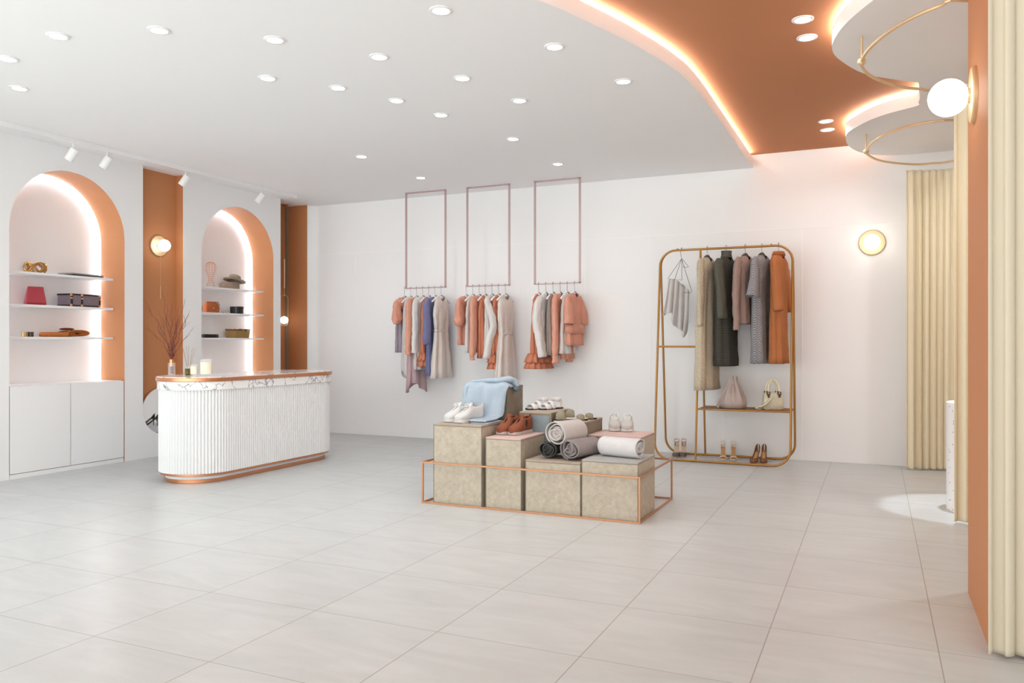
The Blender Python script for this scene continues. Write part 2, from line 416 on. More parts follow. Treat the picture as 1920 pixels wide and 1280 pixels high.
# ------------------------------------------------------------------ lamps
DL = [((827, 19), 'topmost downlight near the middle of the white ceiling'),
      ((298, 56), 'downlight at upper left, second from the left edge row, between two others in line'),
      ((109, 67), 'downlight at the upper left corner area, above the pair at the left edge'),
      ((15, 110), 'downlight cut close to the left edge, upper one of the edge pair'),
      ((36, 165), 'downlight low at the left edge, nearest above the track rail'),
      ((515, 74), 'downlight in the upper row between upper left and centre'),
      ((711, 106), 'downlight below and left of the topmost central one'),
      ((502, 146), 'downlight left end of the slanting middle row of three'),
      ((634, 164), 'downlight in the middle of the slanting row of three'),
      ((744, 188), 'downlight right end of the slanting middle row of three'),
      ((867, 146), 'downlight right of centre, in line between the topmost and the lower ones'),
      ((1040, 87), 'downlight upper right in the white ceiling, left of the curved glowing edge'),
      ((1169, 152), 'rightmost downlight of the white ceiling, closest to the curved glowing edge'),
      ((974, 188), 'downlight left and below the rightmost one'),
      ((827, 215), 'downlight low in the centre, right below the slanting row'),
      ((962, 260), 'downlight above the middle hanging clothes frame'),
      ((678, 293), 'downlight lowest on the left, left of the hanging clothes frames'),
      ((1046, 307), 'downlight right above the right hanging clothes frame'),
      ((789, 333), 'small far downlight right above the left hanging clothes frame')]
UL = [((1505, 36), 'upper one of the near downlight pair in the terracotta ceiling'),
      ((1513, 70), 'lower one of the near downlight pair in the terracotta ceiling'),
      ((1548, 227), 'upper one of the far downlight pair in the terracotta ceiling'),
      ((1551, 243), 'lower one of the far downlight pair in the terracotta ceiling')]
first = None
def lamp(kind, name, parent, loc, power, color, **k):
    l = bpy.data.lights.new(name, kind); l.energy = power; l.color = color
    for a, v in k.items(): setattr(l, a, v)
    o = bpy.data.objects.new(name, l); C.objects.link(o); o.location = loc; o.parent = parent
    return o
def downlight(p, lab, grp, power):
    global first
    if first is None:
        t = thing('ceiling_downlight', lab, 'downlight', p, 0, grp)
        obj('trim_ring', MB().lathe([(.047, -.0005), (.064, -.0005), (.064, -.004), (.058, -.007), (.047, -.007)], 28, cap=False), WHITE2, t, smooth=True)
        obj('lens', MB().lathe([(.001, -.003), (.048, -.003)], 28, cap=False), LENS, t)
        lamp('AREA', 'downlight_lamp', t, (0, 0, -.012), power, (1, .985, .965), shape='DISK', size=.09, spread=R(140))
        first = t
    else: t = dup(first, p, 0, lab, grp)
for (px, lab) in DL: downlight(tuple(atZ(px[0], px[1], H)), lab, 'downlights in the white ceiling', 1.6)
for (px, lab) in UL: downlight(tuple(atZ(px[0], px[1], HU)), lab, 'downlights in the terracotta ceiling', 1.6)

for (x, y, lab) in ((1.3, 5.25, 'added unseen downlight under the slab inside the near fitting room'), (1.3, 7.5, 'added unseen downlight under the slab inside the far fitting room')):  # unseen downlights, added because the fitting rooms came out dark
    downlight((x, y, H), lab, 'added downlights inside the fitting rooms', 1.6)
    lamp('AREA', 'fitting_room_fill', None, (x, y, H - .02), 10, (1, .98, .95), shape='DISK', size=.2)  # added fill light for the curtains and slab, no fixture of its own

def globe_sconce(loc, rotz, label, r=.115, gr=.07, off=.1):
    # local +x points away from the wall
    t = thing('wall_sconce', label, 'wall lamp', loc, rotz, 'round globe wall lamps')
    obj('back_plate', MB().lathe([(.0, .0), (r, .0), (r, .012), (r - .006, .018), (.03, .02), (.001, .02)], 40, axis='x', cap=False), GOLD, t, smooth=True)
    obj('neck', MB().lathe([(.034, .018), (.034, off - gr * .72)], 24, axis='x'), GOLD, t, smooth=True)
    obj('globe', MB().ball((off, 0, 0), gr, 28, 18), GLOBE, t, smooth=True)
    lamp('POINT', 'sconce_lamp', t, (off + gr + .06, 0, 0), .4, (1, .93, .84), shadow_soft_size=gr)
    return t
ps = atX(297, 461, XN)
s1 = globe_sconce((XN, ps.y, ps.z), 0, 'glowing globe lamp on a brass disc in the terracotta niche', .112, .064, .085)
obj('pull_cord', MB().tube([(.03, 0, -.10), (.03, 0, -.43)], .0012, 6), GOLD, s1)
obj('pull_bar', MB().tube([(.03, 0, -.43), (.03, 0, -.56)], .004, 8), GOLD, s1)
globe_sconce((-.033, YB, 2.166), -PI / 2, 'glowing globe lamp on the white back wall right of the clothes rack', .122, .073, .08)
globe_sconce((.402, 4.084, 2.298), PI, 'large glowing globe lamp on the terracotta partition', .124, .083, .105)

# pendant lamp in the recess
pc = atZ(533, 383, H); t = thing('pendant_lamp', 'slim brass pendant lamp with a glowing globe hanging in the terracotta recess', 'pendant lamp', tuple(pc))
Dp = -sin(TH) * pc.x + cos(TH) * pc.y
zz = lambda v: (640 - v) / FPX * Dp + EYE - H
obj('canopy', MB().lathe([(.001, 0), (.055, 0), (.055, -.012), (.008, -.03), (.001, -.03)], 24, cap=False), COPPER, t, smooth=True)
obj('cord', MB().tube([(0, 0, -.03), (0, 0, zz(486))], .003, 8), COPPER, t, smooth=True)
obj('bar', MB().tube([(0, 0, zz(486)), (0, 0, zz(540))], .012, 14), GOLD, t, smooth=True)
obj('cord', MB().tube([(0, 0, zz(540)), (0, 0, zz(553))], .003, 8), GOLD, t, smooth=True)
obj('joint', MB().ball((0, 0, zz(553)), .013), GOLD, t, smooth=True)
zt, zb = zz(553), zz(611)
loop = [(0, .047 * cos(R(a)), zt - .047 + .047 * sin(R(a))) for a in range(0, 181, 15)] + [(0, -.047 * cos(R(a)), zb + .047 - .047 * sin(R(a))) for a in range(0, 181, 15)]
obj('loop_frame', MB().tube([(0, y, z) for _, y, z in loop], .0035, 8, closed=True), GOLD, t, rot=(0, 0, R(-49)), smooth=True)
obj('globe', MB().ball((0, 0, zz(600)), .05, 24, 16), GLOBE, t, smooth=True)
obj('globe_cap', MB().lathe([(.02, zb + .002), (.02, zb + .012), (.001, zb + .012)], 16), GOLD, t, smooth=True)

# track rail with four heads
t = thing('light_track', 'white track rail fixed under the ceiling along the left wall', 'track rail', (-6.5, 6, H))
obj('rail', MB().box(-.02, .02, -6.0, 1.82, -.04, 0), WHITE2, t, bevel=.002)
for i, (px, py) in enumerate(((137, 288), (201, 302), (348, 338), (490, 371))):
    y = atX(px, py, -6.5).y
    lab = ['white track spotlight above the left side of the left arch, leftmost on the rail', 'white track spotlight right of the leftmost one, above the right of the left arch',
           'white track spotlight beside the top of the terracotta niche', 'white track spotlight at the far end of the rail, above the right arch'][i]
    if i == 0:
        t = thing('track_spotlight', lab, 'spotlight', (-6.5, y, H - .04), 0, 'spotlights on the track rail')
        obj('stem', MB().tube([(0, 0, 0), (0, 0, -.05)], .006, 8), WHITE2, t, smooth=True)
        mb = MB().lathe([(.001, .055), (.036, .055), (.038, .05), (.038, -.06), (.033, -.06), (.033, -.045), (.001, -.045)], 24, cap=False)
        obj('head', mb, WHITE2, t, loc=(-.012, 0, -.095), rot=(R(-12), R(32), 0), smooth=True)
        spot0 = t
    else: t = dup(spot0, (-6.5, y, H - .04), R(4 * i), lab)

# ------------------------------------------------------------------ curtains and rails
def unz(lst, z=2.85): return [Vector(atZ(u, v, z)) for u, v in lst]
ring2 = unz([(1624, 283.8), (1633.4, 269.7), (1647.5, 258.8), (1669.4, 247.8), (1692.8, 240), (1716, 233.8), (1739.7, 229), (1763, 226), (1781.9, 225)])
ring2f = unz([(1780, 303), (1747.5, 306), (1724, 308), (1692.8, 306.9), (1661.6, 303.3), (1641, 297.8), (1627.2, 290)])
ring1 = unz([(1615.8, 115.6), (1621, 103), (1633.8, 87.5), (1657, 67), (1688.4, 45.3), (1727.5, 25), (1766.6, 9.4), (1797.8, 0)])
ring1f = unz([(1755.6, 167.7), (1727.5, 166.9), (1696, 164), (1665, 156), (1641.6, 147), (1626, 137.5), (1616.6, 125)])
def rail_ring(a, b, mid, label):
    P = catmull(a + mid + b, 4, closed=True)
    c = a[0]
    t = thing('curtain_rail', label, 'curtain rail', tuple(c), 0, 'ring curtain rails of the fitting rooms')
    obj('ring', MB().tube([p - c for p in P], .010, 8, closed=True), GOLD, t, smooth=True)
    obj('drop_rod', MB().tube([(0, 0, 0), (0, 0, .15)], .007, 8), GOLD, t, smooth=True)
    obj('joint_ball', MB().ball((0, 0, 0), .024, 16, 10), GOLD, t, smooth=True)
    q = mid[len(mid) // 2] - c
    obj('drop_rod', MB().tube([q, q + Vector((0, 0, .15))], .007, 8), GOLD, t, smooth=True)
rail_ring(ring2, ring2f, [Vector((.85, 6.95, 2.85)), Vector((1.02, 7.5, 2.85)), Vector((.87, 8.05, 2.85))], 'brass ring curtain rail under the far lobe of the scalloped slab')
rail_ring(ring1, ring1f, [Vector((.75, 4.7, 2.85)), Vector((.92, 5.2, 2.85)), Vector((.75, 5.75, 2.85))], 'brass ring curtain rail under the near lobe of the scalloped slab')
def curtain(path, z0, z1, pitch, amp, m, label, seed=0):
    rnd = random.Random(seed)
    P = [Vector((a, b, 0)) for a, b in path]; S = [0]
    for a, b in zip(P[:-1], P[1:]): S.append(S[-1] + (b - a).length)
    L = S[-1]; n = int(L / pitch * 16)
    ph = [rnd.uniform(-.5, .5) for _ in range(200)]
    zs = [z0, z0 + .02, z0 + .25, (z0 + z1) / 2, z1 - .3, z1 - .04, z1]
    rows = []
    for z in zs:
        row = []; k = (z - z0) / (z1 - z0)
        for i in range(n + 1):
            s = L * i / n; j = max(q for q in range(len(S) - 1) if S[q] <= s + 1e-9)
            d = (P[j + 1] - P[j]).normalized(); p = P[j] + d * (s - S[j]); nn = Vector((-d.y, d.x, 0))
            w = s / pitch * 2 * PI; c = ph[int(s / pitch) % 200]
            off = amp * (1.1 - .3 * k) * (sin(w + .9 * sin(s * 9 + seed)) + .12 * sin(w * 2 + seed)) * (1 + .35 * sin(s * 5 + seed))
            q = p + nn * off + d * (amp * .22 * sin(2 * w))
            row.append((q.x, q.y, z))
        rows.append(row)
    o = obj('fitting_room_curtain', MB().loft(rows, False), m, smooth=80, solid=.004)
    return tag(o, label, 'curtain', 'fitting room curtains')
curtain([(.262, 8.30), (.40, 8.36), (.60, 8.40), (.85, 8.28), (1.0, 8.05)], .012, 2.80, .062, .030, CURT, 'cream pleated curtain farthest back, beside the white back wall', 3)
curtain([(.468, 6.005), (.56, 6.02), (.75, 5.98), (.9, 5.7)], .012, 2.83, .085, .030, CURT, 'narrow cream curtain beside the speckled pedestal, behind the terracotta partition', 5)
curtain([(.388, 3.52), (.60, 3.545), (.95, 3.53), (1.3, 3.4)], .012, 2.83, .075, .026, CURT_W, 'nearest ivory curtain at the right edge, in front of the terracotta partition', 11)

# terrazzo pedestal in the fitting room
pp = atZ(1773, 957)
tag(obj('terrazzo_pedestal', MB().lathe([(.001, 0), (.19, 0), (.19, .765), (.184, .77), (.001, .77)], 48, cap=False), TERR, loc=(pp.x + .2, pp.y + .1, 0), smooth=True), 'white speckled terrazzo pedestal half hidden behind the middle curtain', 'pedestal')

# ------------------------------------------------------------------ reception counter
def stadium(xf, r, y0, y1, n=24):
    P = []
    for k in range(n + 1):
        a = R(-180 + 180 * k / n); P.append((xf - r + r * cos(a), y0 + r + r * sin(a)))
    for k in range(n + 1):
        a = R(180 * k / n); P.append((xf - r + r * cos(a), y1 - r + r * sin(a)))
    return P
t = thing('reception_counter', 'white fluted reception counter with marble band and copper trims', 'counter', (-5.4, 5.9, 0))
o_ = (-5.4, 5.9)
def st(off): return [(a - o_[0], b - o_[1]) for a, b in stadium(-5.12 + off, .29 + off, 4.95 - off, 6.8 + off)]
obj('base_ring', MB().prism(st(0), 0, .032), COPPER, t, bevel=.002, smooth=True)
obj('plinth', MB().prism(st(-.004), .032, .062), WHITE2, t)
obj('copper_trim', MB().prism(st(.035), .062, .084), COPPER, t, bevel=.002, smooth=True)
# fluted body: offset outline with rounded ribs
def fluted(off, pitch, amp, z0, z1):
    r = .29 + off; P = []; xc = -5.12 - .29 - o_[0]; ya = 4.95 + .29 - o_[1]; yb = 6.8 - .29 - o_[1]
    segs = [('arc', xc, ya, -180, 0), ('line', xc + r, ya, xc + r, yb), ('arc', xc, yb, 0, 180), ('line', xc - r, yb, xc - r, ya)]
    for s in segs:
        if s[0] == 'arc': L = PI * r
        else: L = yb - ya
        m = max(1, round(L / pitch)); k = 6
        for i in range(m * k):
            u = i / (m * k); rib = abs(sin(PI * (i / k)))
            d = amp * (rib ** .7)
            if s[0] == 'arc':
                a = R(s[3] + 180 * u); P.append((s[1] + (r + d) * cos(a), s[2] + (r + d) * sin(a)))
            else:
                sg = 1 if s[1] > xc else -1
                P.append((s[1] + sg * d, s[2] + (s[4] - s[2]) * u))
    return MB().loft([[(x, y, z0) for x, y in P], [(x, y, z1) for x, y in P]], True)
obj('fluted_body', fluted(.036, .027, .014, .084, .79), mat('counter_lacquer', (230, 231, 232), rough=.45, spec=.35), t, smooth=70)
obj('marble_band', MB().prism(st(.062), .79, .862), MARBLE, t, bevel=.002, smooth=True)
obj('copper_edge', MB().prism(st(.072), .862, .894), COPPER, t, bevel=.003, smooth=True)
obj('marble_top', MB().prism(st(.066), .894, .9), MARBLE, t)

CT = .9
def onct(u, v): return atZ(u, v, CT)
# vase with twigs
p = onct(322, 705); t = thing('glass_vase', 'clear glass vase at the left end of the counter, holding bare red-brown twigs', 'vase', tuple(p))
obj('vase_body', MB().lathe([(.001, .001), (.031, .001), (.031, .115), (.029, .115), (.029, .012), (.001, .012)], 24, cap=False), GLASS, t, smooth=True)
obj('copper_collar', MB().lathe([(.014, .085), (.019, .085), (.019, .145), (.014, .145)], 20, cap=False), COPPER, t, smooth=True)
t = thing('twig_bunch', 'bunch of bare red-brown branching twigs standing in the glass vase', 'twigs', tuple(p))
rnd = random.Random(4)
view_r = Vector((cos(TH), sin(TH), 0)); view_d = Vector((-sin(TH), cos(TH), 0))
tips = [(-48, 118), (-36, 98), (-22, 132), (-12, 110), (0, 112), (10, 105), (22, 120), (32, 90), (40, 66), (26, 98), (-30, 80), (-44, 70), (5, 85), (15, 78)]
for i, (dx, dz) in enumerate(tips):
    s = .0045; tip = view_r * (dx * s) + Vector((0, 0, dz * s + .13)) + view_d * rnd.uniform(-.12, .12)
    a = Vector((rnd.uniform(-.012, .012), rnd.uniform(-.012, .012), .02)); P = [a, Vector((a.x * .5, a.y * .5, .14))]
    for k in range(1, 9):
        q = k / 8; mid = Vector((tip.x * q ** 1.3, tip.y * q ** 1.3, .14 + (tip.z - .14) * q))
        if k < 8: mid += Vector((rnd.uniform(-.014, .014), rnd.uniform(-.014, .014), rnd.uniform(-.01, .01)))
        P.append(mid)
    P = catmull(P, 3)
    mb = MB().tube(P, [.0036 * (1 - .75 * k / len(P)) for k in range(len(P))], 6)
    for b in range(2):
        k0 = rnd.randrange(len(P) // 2, len(P) - 4); d = (P[k0 + 2] - P[k0]).normalized()
        sd = Vector((rnd.uniform(-1, 1), rnd.uniform(-1, 1), .3)).normalized()
        ln = rnd.uniform(.05, .11); mb.tube([P[k0], P[k0] + (d * .6 + sd * .4) * ln * .5, P[k0] + (d * .8 + sd * .5) * ln], [.002, .0015, .0008], 5)
    obj('twig', mb, TWIG, t, smooth=True)
# reed diffuser
p = onct(354, 703); t = thing('reed_diffuser', 'square amber reed diffuser bottle with thin reeds between vase and candles', 'diffuser', tuple(p), R(20))
obj('bottle', MB().box(-.027, .027, -.027, .027, .001, .06), mat('amber_glass', (190, 150, 70), rough=.06, trans=.75), t, bevel=.006)
obj('collar', MB().lathe([(.013, .06), (.013, .082), (.006, .082)], 16), WHITE2, t, smooth=True)
for i in range(7):
    a = i * .9 + .3; obj('reed', MB().tube([(.003 * cos(a), .003 * sin(a), .02), (.055 * cos(a), .055 * sin(a), .24 + .01 * (i % 3))], .0014, 6), mat('reed_wood', (176, 140, 110)), t)
p = onct(347, 704) + Vector((-.03, .06, 0)); tag(obj('small_bottle', MB().box(-.016, .016, -.016, .016, .001, .058), mat('olive_glass', (150, 140, 70), rough=.06, trans=.7), loc=tuple(p), bevel=.004), 'small olive glass bottle tucked behind the reed diffuser', 'bottle')
def candle(u, v, r, h, lab):
    p = onct(u, v); t = thing('candle_jar', lab, 'candle', tuple(p), 0, 'candles on the counter')
    obj('glass_jar', MB().lathe([(.001, .0), (r, 0), (r, h * 1.22), (r - .003, h * 1.22), (r - .003, .012), (.001, .012)], 28, cap=False), GLASS, t, smooth=True)
    obj('wax', MB().lathe([(.001, .014), (r - .004, .014), (r - .004, h), (.001, h)], 28, cap=False), WAX, t, smooth=True)
    obj('wick', MB().tube([(0, 0, h), (0, 0, h + .012)], .0012, 6), BLACK, t)
candle(364, 704, .034, .082, 'smaller cream candle in a clear glass jar beside the reed diffuser')
candle(386, 704, .050, .118, 'larger cream candle in a clear glass jar, rightmost item on the counter')

# round mirror in the niche
t = thing('round_mirror', 'round mirror leaning low in the terracotta niche', 'mirror', (-6.93, 6.15, .465))
obj('mirror_backing', MB().lathe([(.001, .001), (.250, .001), (.250, .022), (.001, .022)], 64, axis='x', cap=False), ORANGE, t, smooth=True)
obj('mirror_glass', MB().lathe([(.001, .0225), (.246, .0225), (.246, .026), (.001, .026)], 64, axis='x', cap=False), MIRROR, t, smooth=True)

# ------------------------------------------------------------------ things on the arch shelves
# knot ornament
XS = -7.07
def shp(u, v, k): q = atX(u, v, XS); return Vector((XS, q.y, SH[k]))
p = shp(66, 511, 0); t = MB()
for off in (0, .22):
    pts = []
    for i in range(160):
        a = 2 * PI * 2 * i / 160; z_ = .052 + .044 * cos(2.5 * a + off * 2.5)
        rr = .070 + .024 * (1 - ((z_ - .052) / .05) ** 2)
        pts.append((rr * cos(a), rr * sin(a), z_))
    t.tube(pts, .0058, 8, closed=True)
tag(obj('knot_ornament', t, BRASS, loc=tuple(p), smooth=True), 'woven antique gold knot ornament on the top shelf of the left arch', 'ornament')
p = shp(152, 515, 0)
t = thing('flat_case', 'thin silver-grey flat case with dark edge on the top shelf of the left arch', 'case', tuple(p), R(8))
obj('lower_shell', MB().box(-.09, .09, -.19, .19, 0, .012), mat('dark_grey_metal', (60, 62, 66), rough=.35, metal=.6), t, bevel=.004)
obj('upper_shell', MB().box(-.092, .092, -.192, .192, .013, .027), mat('silver_grey_metal', (160, 160, 164), rough=.35, metal=.5), t, bevel=.005)
# red bag
p = shp(67, 570, 1); t = thing('red_clutch', 'red tapered leather bag with front flap on the middle shelf of the left arch', 'bag', (XS - .01, p.y, p.z), R(-20))
RED = mat('red_leather', (172, 58, 70), rough=.38, bump=.1, bscale=80)
obj('body', MB().loft([[(-.045, -.085, .0), (.045, -.085, 0), (.045, .085, 0), (-.045, .085, 0)], [(-.014, -.062, .165), (.014, -.062, .165), (.014, .062, .165), (-.014, .062, .165)]], True, True, True), RED, t, bevel=.006)
obj('flap', MB().loft([[(.0475, -.083, .018), (.052, -.083, .018), (.052, .083, .018), (.0475, .083, .018)], [(.015, -.063, .172), (.022, -.063, .172), (.022, .063, .172), (.015, .063, .172)]], True, True, True), RED, t, bevel=.002)
# trunk case
p = shp(148, 576, 1); t = thing('trunk_case', 'small purple-grey trunk case with gold corners on the middle shelf of the left arch', 'case', (XS, p.y, p.z), R(6))
TRUNK = mat('purple_grey_canvas', (128, 114, 124), rough=.7, var=.15, vscale=60); DKB = mat('dark_brown_trim', (44, 32, 32), rough=.5)
w, hgt, dd = .168, .12, .085
obj('body', MB().box(-dd, dd, -w, w, .002, hgt), TRUNK, t, bevel=.004)
mb = MB()
for z0, z1 in ((0, .016), (hgt - .012, hgt + .003)):
    mb.box(dd - .006, dd + .003, -w - .003, w + .003, z0, z1); mb.box(-dd - .003, -dd + .006, -w - .003, w + .003, z0, z1); mb.box(-dd, dd, -w - .003, -w + .008, z0, z1); mb.box(-dd, dd, w - .008, w + .003, z0, z1)
for y in (-w - .003, -.055, w - .009): mb.box(dd - .004, dd + .004, y, y + .02, 0, hgt + .003)
obj('edge_trim', mb, DKB, t)
for y in (-w, -.045, w):
    for z in (.012, hgt - .010):
        obj('corner_fitting', MB().ball((dd + .002, y, z), .015, 12, 8, sc=(.3, 1, .9)), mat('rose_gold', (230, 176, 138), rough=.3, metal=.8), t, smooth=True)
    obj('clasp', MB().box(dd + .002, dd + .008, y - .012, y + .012, hgt * .60, hgt * .72), mat('rose_gold', (230, 176, 138)), t, bevel=.002)
# two little tins
for u, c, lab in ((47, (178, 152, 110), 'small brass tin at left on the bottom shelf of the left arch'), (57, (86, 78, 66), 'small dark tin right of the brass tin on the bottom shelf')):
    p = shp(u, 632, 2); t = thing('small_tin', lab, 'tin', tuple(p), 0, 'small tins on the bottom shelf')
    obj('body', MB().lathe([(.001, 0), (.026, 0), (.026, .034), (.001, .034)], 24, cap=False), mat('tin_%d' % u, c, rough=.3, metal=.8), t, smooth=True)
    obj('lid', MB().lathe([(.001, .034), (.027, .034), (.027, .045), (.001, .045)], 24, cap=False), mat('tin_%d' % u, c), t, smooth=True)
# folded scarf
p = shp(118, 632, 2); t = thing('folded_scarf', 'folded and rolled orange-brown scarf on the bottom shelf of the left arch', 'scarf', (XS, p.y, p.z), 0)
SC = fabric('orange_brown_wool', (188, 112, 58)); SCD = fabric('dark_red_brown_wool', (120, 56, 40))
obj('folded_end', MB().box(-.07, .07, -.20, .02, .001, .045), SC, t, bevel=.018, seg=4, smooth=True)
sp_ = []
for i in range(60):
    a = i / 59 * 2 * PI * 3.2; r = .25 + .75 * i / 59
    sp_.append((0, .10 + .125 * r * cos(a), .036 + .032 * r * sin(a)))
mb = MB(); mb.loft([[(-.085, y, z), (.085, y, z)] for _, y, z in sp_], False)
obj('rolled_end', mb, SC, t, smooth=80, solid=.004)
obj('top_fold', MB().ball((0, .04, .076), .012, 16, 8, sc=(5.5, 5.5, 1)), SCD, t, smooth=True)

# right arch: wire bust
p = shp(395, 540, 0)
WIRE = mat('copper_wire', (206, 150, 120), rough=.35, metal=.7)
mb = MB(); prof = [(.055, 0), (.036, .05), (.026, .10), (.038, .15), (.056, .195), (.062, .235), (.052, .272), (.022, .295)]
pr_ = catmull([(r, 0, z) for r, z in prof], 4)
for k in range(12):
    a = 2 * PI * k / 12; mb.tube([(q.x * cos(a), q.x * sin(a), q.z + .003) for q in pr_], .0016, 5)
for i in range(0, len(pr_), 2):
    q = pr_[i]; mb.tube([(q.x * cos(R(a)), q.x * sin(R(a)), q.z + .003) for a in range(0, 360, 15)], .0014, 5, closed=True)
tag(obj('wire_bust', mb, WIRE, loc=tuple(p), smooth=True), 'copper wire mannequin head on the top shelf of the right arch', 'ornament')
# hat box with hat
p = shp(432, 541, 0); t = thing('hat_box', 'brown plaid hat box under a grey hat on the top shelf of the right arch', 'box', (XS, p.y, p.z))
PLAID = pattern('brown_plaid', (140, 120, 106), (160, 140, 124), 'check', 60)
obj('body', MB().lathe([(.001, 0), (.105, 0), (.105, .062), (.001, .062)], 40, cap=False), PLAID, t, smooth=True)
obj('lid', MB().lathe([(.001, .062), (.108, .062), (.108, .078), (.001, .080)], 40, cap=False), PLAID, t, smooth=True)
t = thing('felt_hat', 'beige-grey brimmed hat resting tilted on the plaid hat box', 'hat', (XS + .02, p.y + .045, SH[0] + .105), 0)
FELT = fabric('grey_beige_felt', (158, 146, 130)); FELT2 = fabric('grey_felt_shade', (120, 112, 100))
M_ = Matrix.Rotation(R(-14), 4, 'X')
mb = MB().lathe([(.13, .004), (.128, -.002), (.085, -.008), (.072, .0), (.070, .03), (.064, .055), (.045, .066), (.020, .060), (.001, .058)], 40, cap=False); mb.xf(M_)
for i, v in enumerate(mb.v):
    if abs(v[0]) < .02 and v[2] > .05: pass
obj('crown_and_brim', mb, FELT, t, smooth=80, solid=.003)
obj('hat_band', MB().lathe([(.0735, .004), (.0725, .024)], 40, cap=False).xf(M_), BLACK, t, smooth=True, solid=.001)
# orange handbag with chain
p = shp(396, 586, 1); t = thing('chain_handbag', 'orange leather flap handbag with silver chain on the middle shelf of the right arch', 'bag', (XS, p.y, p.z), R(-14))
OL = mat('orange_leather', (190, 104, 54), rough=.42, bump=.08)
obj('body', MB().loft([[(-.04, -.085, 0), (.04, -.085, 0), (.04, .085, 0), (-.04, .085, 0)], [(-.045, -.09, .05), (.045, -.09, .05), (.045, .09, .05), (-.045, .09, .05)], [(-.025, -.07, .125), (.025, -.07, .125), (.025, .07, .125), (-.025, .07, .125)]], True, True, True), OL, t, bevel=.012, seg=3, smooth=True)
obj('flap', MB().loft([[(.026, -.07, .13), (.026, .07, .13)], [(.046, -.085, .09), (.046, .085, .09)], [(.053, -.05, .055), (.053, .05, .055)], [(.053, -.012, .035), (.053, .012, .035)]], False), OL, t, solid=.005, smooth=True)
ch = catmull([(.03, .05, .125), (.07, .06, .08), (.075, .09, .02), (.07, .12, .006), (.06, .07, .01)], 8)
mb = MB()
for i, q in enumerate(ch):
    mb.ball(tuple(q), .0045, 8, 5)
obj('chain', mb, mat('silver_chain', (200, 200, 204), rough=.2, metal=1.0), t, smooth=True)
obj('clasp', MB().ball((.058, 0, .052), .009, 12, 8, sc=(.5, 1, 1)), mat('silver_chain', (200, 200, 204)), t, smooth=True)
p = shp(444, 588, 1); t = thing('round_box', 'black round lidded box on the middle shelf of the right arch', 'box', tuple(p))
obj('body', MB().lathe([(.001, 0), (.078, 0), (.078, .062), (.001, .062)], 36, cap=False), mat('black_lacquer', (22, 22, 24), rough=.3), t, smooth=True)
obj('lid', MB().lathe([(.001, .062), (.080, .062), (.080, .088), (.001, .089)], 36, cap=False), mat('black_lacquer', (22, 22, 24)), t, smooth=True)
p = shp(396, 633, 2); t = thing('spectacle_case', 'long black case with metal end on the bottom shelf of the right arch', 'case', (XS, p.y, p.z))
obj('body', MB().box(-.03, .03, -.125, .095, .001, .042), BLACK, t, bevel=.012, seg=3, smooth=True)
obj('metal_end', MB().box(-.0305, .0305, .05, .09, .006, .038), mat('gunmetal', (110, 104, 98), rough=.4, metal=.8), t, bevel=.008)
p = shp(446, 632, 2); t = thing('basket_box', 'khaki burlap box with gathered rim on the bottom shelf of the right arch', 'box', (XS, p.y, p.z))
BUR = fabric('burlap', (160, 126, 80), bscale=90, bump=.4); rnd = random.Random(2)
obj('body', MB().loft([[(-.08, -.115, 0), (.08, -.115, 0), (.08, .115, 0), (-.08, .115, 0)], [(-.083, -.122, .09), (.083, -.122, .09), (.083, .122, .09), (-.083, .122, .09)]], True, True, True), BUR, t, bevel=.008, smooth=True)
rim = rrect(-.085, .085, -.124, .124, .02, 3); rim = [Vector((a, b, 0)) for a, b in rim]; n0 = len(rim)
rr_ = []
for i in range(n0):
    for k in range(4):
        q = rim[i].lerp(rim[(i + 1) % n0], k / 4); rr_.append((q.x * (1 + rnd.uniform(-.03, .03)), q.y * (1 + rnd.uniform(-.02, .02)), .098 + rnd.uniform(-.004, .006)))
obj('gathered_rim', MB().tube(rr_, .007, 8, closed=True), fabric('dark_burlap', (110, 80, 52)), t, smooth=True)

# ------------------------------------------------------------------ podium of upholstered cubes inside a copper cage
SUEDE = mat('beige_suede', (184, 174, 158), rough=.9, spec=.15, bump=.3, bscale=120, var=.14, vscale=34)
SUEDE_D = mat('taupe_suede', (140, 130, 116), rough=.9, spec=.15, bump=.2, bscale=120, var=.14, vscale=10)
BLUEG = mat('blue_grey_leather', (134, 145, 150), rough=.6, spec=.3, var=.12, vscale=9)
GREYT = mat('grey_leather_top', (164, 164, 162), rough=.6, spec=.3, var=.08, vscale=9)
PINKT = mat('dusty_pink_leather', (202, 174, 168), rough=.6, spec=.3, var=.06, vscale=9)
TAUPT = mat('taupe_leather_top', (166, 152, 138), rough=.7, spec=.3, var=.1, vscale=9)
def cube(x0, x1, y0, y1, h, side, top, label, front=None):
    cx, cy = (x0 + x1) / 2, (y0 + y1) / 2; w, d = (x1 - x0) / 2, (y1 - y0) / 2
    t = thing('display_cube', label, 'display cube', (cx, cy, 0), 0, 'upholstered display cubes')
    obj('body', MB().box(-w, w, -d, d, 0, h - .012), side, t, bevel=.004)
    obj('top_panel', MB().box(-w - .001, w + .001, -d - .001, d + .001, h - .0115, h), top, t, bevel=.003)
    if front: obj('front_panel', MB().box(-w + .016, w - .016, -d - .003, -d + .002, .01, h - .026), front, t, bevel=.001)
    # raised edge piping
    mb = MB()
    for x in (-w, w): mb.tube([(x, -d, .003), (x, -d, h - .003)], .0028, 6)
    mb.tube([(-w, -d, h - .013), (w, -d, h - .013), (w, d, h - .013)], .0025, 6)
    obj('edge_piping', mb, SUEDE_D, t, smooth=True)
    return t
F0, F1, B0, B1 = 5.135, 5.575, 5.585, 5.985
cube(-2.984, -2.587, F0, F1, .592, SUEDE, TAUPT, 'tall beige suede cube at the front left, carrying the white high-top sneakers')
